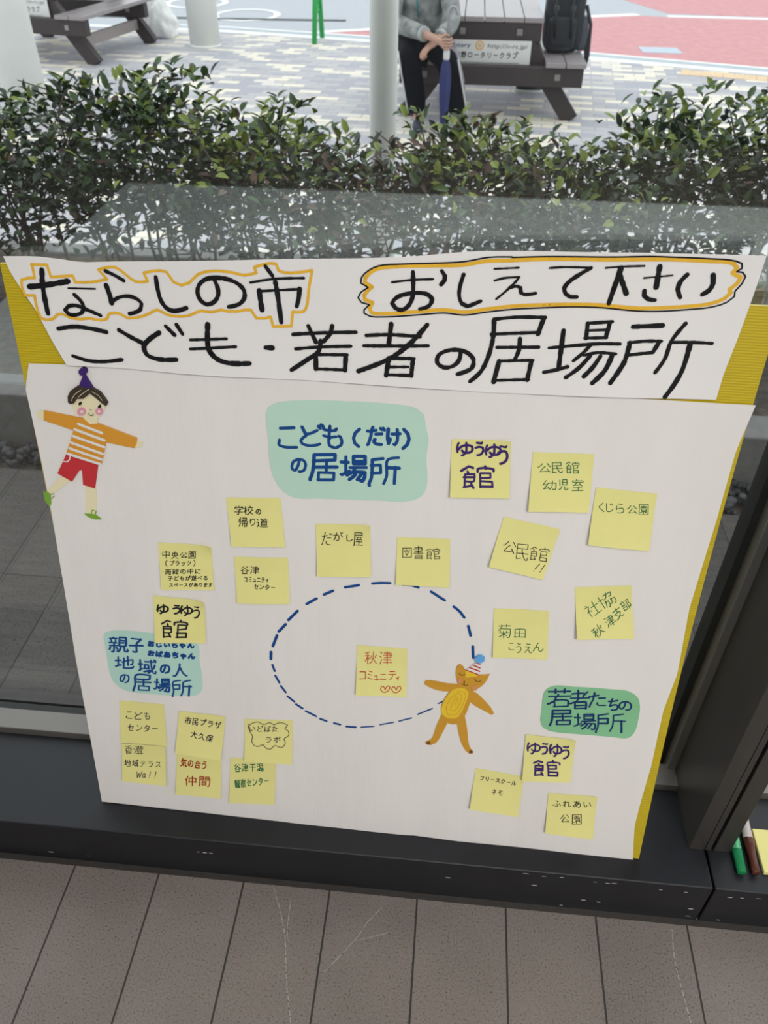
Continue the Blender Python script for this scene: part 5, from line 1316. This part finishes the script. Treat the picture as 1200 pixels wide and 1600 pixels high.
part(MB().tube([(-0.40, 6.985, BT + .52), (-0.405, 6.985, BT + .40), (-0.395, 6.99, BT + .30)], .007, 8), 'lanyard', mat('teal_cord', (0.02, 0.2, 0.2), 0.7), pr, True)
TV, TR, TE = [Vector(pelvis)], [(.17, .14)], []
for (a, b, c, d) in legs:
    a, b, c = Vector(a), Vector(b), Vector(c)
    i = len(TV)
    TV += [a, (a + b) / 2, b, b * .6 + c * .4, c * .96 + b * .04]
    TR += [(.108, .105), (.10, .095), (.088, .086), (.085, .080), (.082, .074)]
    TE += [(0, i), (i, i + 1), (i + 1, i + 2), (i + 2, i + 3), (i + 3, i + 4)]
trousers = skin_mesh('trousers', TV, TE, TR, M['trousers'], pr)
for k, (a, b, c, d) in enumerate(legs):
    b, c = Vector(b), Vector(c)
    for dz in (0, 0.024):
        sx = -1 if k == 0 else 1
        pts = [b * (1 - t) + c * t + Vector((sx * (.080 - .010 * t), -.035 - dz * .9 + .02 * t, .02 * (1 - t))) for t in (0.0, .2, .4, .6, .8, .93)]
        part(MB().tube(pts, .0065, 6), 'side_stripe', M['stripe'], pr, True)
    dd = Vector(d)
    mb = MB()
    mb.add([dd + Vector((v.x * .048, .03 + v.y * .135, max(-.04, v.z * .055))) for v in iv], iff)
    part(mb, 'shoe', M['shoe'], pr, True)
# folded cloth hanging from the lap
mb = MB()
rows = [(0.00, -0.205, -0.115, 6.90), (0.06, -0.185, -0.085, 6.86), (0.16, -0.150, -0.050, 6.85), (0.26, -0.110, -0.020, 6.86), (0.32, -0.085, -0.015, 6.87)]
vs, fs = [], []
for dz, xa, xb, yy in rows:
    for i in range(9):
        t = i / 8
        vs.append((xa + (xb - xa) * t, yy - .03 * math.sin(t * PI) - .010 * math.sin(t * 14 + dz * 20), BT + .17 - dz))
    for i in range(9):
        t = 1 - i / 8
        vs.append((xa + (xb - xa) * t, yy + .03 * math.sin(t * PI) + .02, BT + .17 - dz))
n = 18
for j in range(len(rows) - 1):
    for i in range(n):
        fs.append((j * n + i, j * n + (i + 1) % n, (j + 1) * n + (i + 1) % n, (j + 1) * n + i))
fs += [tuple(range(n)), tuple(range((len(rows) - 1) * n, len(rows) * n))[::-1]]
part(mb.add(vs, fs), 'hanging_cloth', M['cloth'], pr, True)

# umbrella held in the hand
um = thing('umbrella', 'closed navy umbrella with a curved grey handle, held upright by the seated person', 'umbrella', (UX, UY, FZ))
hk = [(UX, UY, BT + 0.16), (UX + .004, UY, BT + 0.385)]
for k in range(1, 9):
    t = PI * k / 8
    hk.append((UX + .004 + .028 - .028 * math.cos(t), UY, BT + 0.385 + .035 * math.sin(t)))
hk.append((UX + .060, UY, BT + 0.37))
part(MB().tube(hk, .0095, 12), 'handle', M['steel'], um, True)
mb = MB()
zs = [(0.005, .006), (.04, .010), (.12, .024), (.25, .034), (.38, .040), (.47, .036), (.52, .024), (.545, .014)]
vs, fs = [], []
n = 24
for z, r in zs:
    for i in range(n):
        a = 2 * PI * i / n
        rr = r * (1 + .16 * math.cos(a * 6 + z * 5))
        vs.append((UX + rr * math.cos(a), UY + rr * math.sin(a), FZ + z))
for j in range(len(zs) - 1):
    for i in range(n):
        fs.append((j * n + i, j * n + (i + 1) % n, (j + 1) * n + (i + 1) % n, (j + 1) * n + i))
fs += [tuple(range(n))[::-1], tuple(range((len(zs) - 1) * n, len(zs) * n))]
part(mb.add(vs, fs), 'canopy', M['umb'], um, True)
part(MB().tube([(UX, UY, BT + .085), (UX, UY, BT + .10), (UX, UY, BT + .145), (UX, UY, BT + .16)], [.018, .023, .023, .013], 16), 'collar', M['umbgrip'], um, True)

# ------------------------------------------------------------------ backpack on the right bench
bk = thing('backpack', 'black backpack standing on the right bench of the table', 'backpack', (0.74, 7.62, BT))


def soft(x0, x1, y0, y1, z0, z1, e=0.35):
    mb = MB()
    for v in iv3:
        p = [math.copysign(abs(c) ** e, c) for c in v]
        mb.v.append(((x0 + x1) / 2 + p[0] * (x1 - x0) / 2, (y0 + y1) / 2 + p[1] * (y1 - y0) / 2 + .008 * mnoise.noise(Vector(v) * 4), (z0 + z1) / 2 + p[2] * (z1 - z0) / 2))
    mb.f = [tuple(f) for f in if3]
    mb.mi = [0] * len(mb.f)
    return mb


ico = bmesh.new()
bmesh.ops.create_icosphere(ico, subdivisions=4, radius=1)
ico.verts.index_update()
iv3 = [v.co.copy() for v in ico.verts]
if3 = [[v.index for v in f.verts] for f in ico.faces]
ico.free()
part(soft(0.585, 0.895, 7.50, 7.74, BT + 0.002, BT + 0.50), 'body', M['bag'], bk, True)
part(soft(0.61, 0.83, 7.44, 7.52, BT + 0.02, BT + 0.26), 'front_pocket', M['bag'], bk, True)
part(soft(0.86, 0.935, 7.53, 7.70, BT + 0.01, BT + 0.25), 'side_pocket', M['bag2'], bk, True)
for x in (0.66, 0.79):
    part(MB().tube([(x, 7.49, BT + .46), (x - .005, 7.47, BT + .38), (x, 7.425, BT + .24), (x + .01, 7.43, BT + .12)], .010, 8), 'strap', M['gasket'], bk, True)
    part(MB().box(x - .018, x + .018, 7.445, 7.462, BT + .30, BT + .335, bev=.004), 'buckle', M['bag2'], bk)
part(MB().tube([(0.90, 7.56, BT + .33), (0.95, 7.54, BT + .20), (0.962, 7.53, BT - .02), (0.955, 7.55, BT - .10), (0.95, 7.60, BT - .02), (0.93, 7.64, BT + .2)], .014, 8), 'loose_strap', M['bag'], bk, True)

# sneaker on the paving under the table
sn = thing('sneaker', 'black sneaker with a white sole on the paving under the picnic table', 'shoe', (0.57, 8.22, FZ))
part(MB().add([(0.57 + v.x * .13, 8.22 + v.y * .05, FZ + .03 + max(-.01, v.z * .06 * (1.2 - .5 * v.x))) for v in iv], iff), 'upper', M['bag'], sn, True)
part(MB().add([(0.57 + v.x * .142, 8.22 + v.y * .056, FZ + .0125 + max(-.012, min(.012, v.z * .05))) for v in iv], iff), 'sole', M['signw'], sn, True)

# ------------------------------------------------------------------ green A-frame stand, plastic bag
gs = thing('trestle_stand', 'bright green metal A-frame stand at the edge of the road', 'stand', (-1.70, 10.42, FZ))
for sy in (-1, 1):
    for dx in (-0.03, 0.03):
        part(MB().tube([(-1.735 + sy * 0.0 + (0.03 if sy > 0 else 0) + dx * .3, 10.42 + sy * 0.19, FZ + .001), (-1.71 + dx * .3, 10.42 + sy * 0.02, FZ + 0.85)], .020, 10), 'leg', M['greenmetal'], gs, True)
part(MB().tube([(-1.725, 10.27, FZ + 0.30), (-1.715, 10.56, FZ + 0.30)], .014, 8).tube([(-1.725, 10.30, FZ + 0.22), (-1.712, 10.53, FZ + 0.36)], .010, 8), 'brace', M['greenmetal'], gs, True)
part(MB().box(-1.76, -1.66, 10.36, 10.48, FZ + 0.83, FZ + 0.88, bev=.01), 'top_joint', M['greenmetal'], gs)
mb = MB()
for v in iv3:
    k = 1 + .34 * mnoise.noise(v * 2.3 + Vector((3, 1, 0))) + .22 * abs(mnoise.noise(v * 5))
    z = v.z * k
    top = max(0, z)
    mb.v.append((-3.56 + v.x * k * .20 * (1 - .45 * top), 10.44 + v.y * k * .15 * (1 - .45 * top), FZ + .15 + max(-.148, z * .23)))
mb.f = [tuple(f) for f in if3]
mb.mi = [0] * len(mb.f)
pb = centred(mb, 'plastic_bag', M['plastic'], True)
tag(pb, 'crumpled white plastic bag on the paving beside the left picnic table', 'bag')

# ------------------------------------------------------------------ made-up pale slab behind the camera, added to mirror as haze in the glass
fm = MB().box(-1.75, 2.1, -2.45, -0.42, 0.0005, 0.011, bev=0.004)
fmo = centred(fm, 'haze_reflector', M['mat'])
tag(fmo, 'added pale reflector on the indoor floor, seen only as haze mirrored low in the glass', 'mat')

# ------------------------------------------------------------------ hedge
def leaf(mb, p, d, up, L, W, mi):
    d = d.normalized()
    s = d.cross(up)
    s = s.normalized() if s.length > 1e-4 else d.orthogonal().normalized()
    n = s.cross(d)
    dr = n * (-.18 * L)
    c = n * (W * .18)
    pts = [p, p + d * .35 * L - s * W * .5 + c, p + d * .35 * L + dr * .1, p + d * .35 * L + s * W * .5 + c, p + d * .7 * L - s * W * .42 + c + dr * .4, p + d * .7 * L + dr * .45, p + d * .7 * L + s * W * .42 + c + dr * .4, p + d * L + dr]
    mb.add(pts, [(0, 1, 2), (0, 2, 3), (1, 4, 5, 2), (2, 5, 6, 3), (4, 7, 5), (5, 7, 6)], mi)


def shrub(x, w, top, label, seed, nl, kinds):
    rr = random.Random(seed)
    y0, z0 = 2.80, 0.07
    root = thing('shrub', label, 'shrub', (x, y0, z0), 0, 'shrubs of the hedge')
    st, fo = MB(), MB()
    tips = []
    for k in range(10):
        bx, by = x + rr.uniform(-.3, .3) * w, y0 + rr.uniform(-.16, .22)
        p = Vector((bx, by, z0 - .01))
        pts, d = [p], Vector((rr.uniform(-.25, .25), rr.uniform(-.25, .2), 1))
        H = (top - z0) * rr.uniform(.72, 1.0)
        for i in range(6):
            p = p + d.normalized() * H / 6
            d += Vector((rr.uniform(-.22, .22), rr.uniform(-.22, .18), .1))
            pts.append(p)
            if i >= 1:
                for m_ in range(2):
                    q = p + Vector((rr.uniform(-.16, .16), rr.uniform(-.2, .16), rr.uniform(-.02, .12)))
                    st.tube([p, (p + q) / 2 + Vector((0, 0, .01)), q], [.0032, .0024, .0014], 5, cap=False)
                    tips.append((q, i))
        st.tube(pts, [.008, .007, .006, .005, .004, .003, .002], 6, cap=False)
        tips.append((pts[-1], 6))
    part(st, 'stems', M['twig'], root, True)
    zc = z0 + (top - z0) * .58
    for k in range(nl):
        if rr.random() < .62:
            q, i = rr.choice(tips)
            p = q + Vector((rr.gauss(0, .045), rr.gauss(0, .045), rr.gauss(0, .03)))
        else:
            a, b = rr.uniform(0, 2 * PI), math.acos(rr.uniform(-.75, 1))
            r = rr.uniform(.55, 1.0) ** .6
            p = Vector((x + math.sin(b) * math.cos(a) * w * .62 * r, y0 + math.sin(b) * math.sin(a) * .34 * r, zc + math.cos(b) * (top - zc) * .93 * r))
        h = (p.z - z0) / (top - z0)
        if rr.random() < .90 - 3.2 * max(0, h - .30):
            continue
        p.z = min(p.z, top + .02)
        o = Vector((p.x - x, (p.y - y0) * 1.2, (p.z - zc) * .8 + .08))
        d = o.normalized() * .6 + Vector((rr.uniform(-1, 1), rr.uniform(-1, 1), rr.uniform(-.5, .8)))
        up = Vector((rr.uniform(-.6, .6), rr.uniform(-.6, .6), 1))
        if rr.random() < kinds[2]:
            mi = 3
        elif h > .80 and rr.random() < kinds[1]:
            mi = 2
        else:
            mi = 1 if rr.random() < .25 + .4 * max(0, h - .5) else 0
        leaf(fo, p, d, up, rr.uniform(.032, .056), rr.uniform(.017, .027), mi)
    # upright new shoots at the crown
    for k in range(int(6 * w / .5)):
        bx = x + rr.uniform(-.45, .45) * w
        p = Vector((bx, y0 + rr.uniform(-.2, .15), top - .09))
        for i in range(6):
            p2 = p + Vector((rr.uniform(-.012, .012), rr.uniform(-.012, .012), .022))
            for sgn in (-1, 1):
                d = Vector((sgn * math.cos(i * 1.4), math.sin(i * 1.4) * sgn, .75))
                leaf(fo, p2, d, Vector((0, 0, 1)), rr.uniform(.035, .055), .02, 2 if rr.random() < kinds[1] + .1 else 1)
            p = p2
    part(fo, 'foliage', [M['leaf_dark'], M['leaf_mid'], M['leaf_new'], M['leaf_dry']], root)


for a in ((-1.62, .55, .70, 'leafy green shrub at the left end of the hedge, in front of the thick column', 11, 2250, (0, .15, .02)),
          (-1.10, .56, .78, 'tall green shrub below the left picnic table', 12, 2550, (0, .18, .03)),
          (-.68, .48, .70, 'green shrub with yellow-green top, right of the shrub below the left table', 13, 1950, (0, .55, .06)),
          (-.30, .42, .57, 'thin shrub with many dry brown twigs around the slim white post', 14, 1350, (0, .1, .45)),
          (.02, .40, .66, 'shrub with light green top in front of the right picnic table', 15, 1800, (0, .5, .15)),
          (.34, .38, .60, 'low dark shrub between the table shrub and the glossy right shrubs', 16, 1500, (0, .3, .06)),
          (.70, .46, .765, 'dense glossy green shrub below the pink road', 17, 2400, (0, .4, .02)),
          (1.13, .46, .77, 'glossy green shrub cut by the right edge of the picture', 18, 2250, (0, .4, .02))):
    shrub(*a)
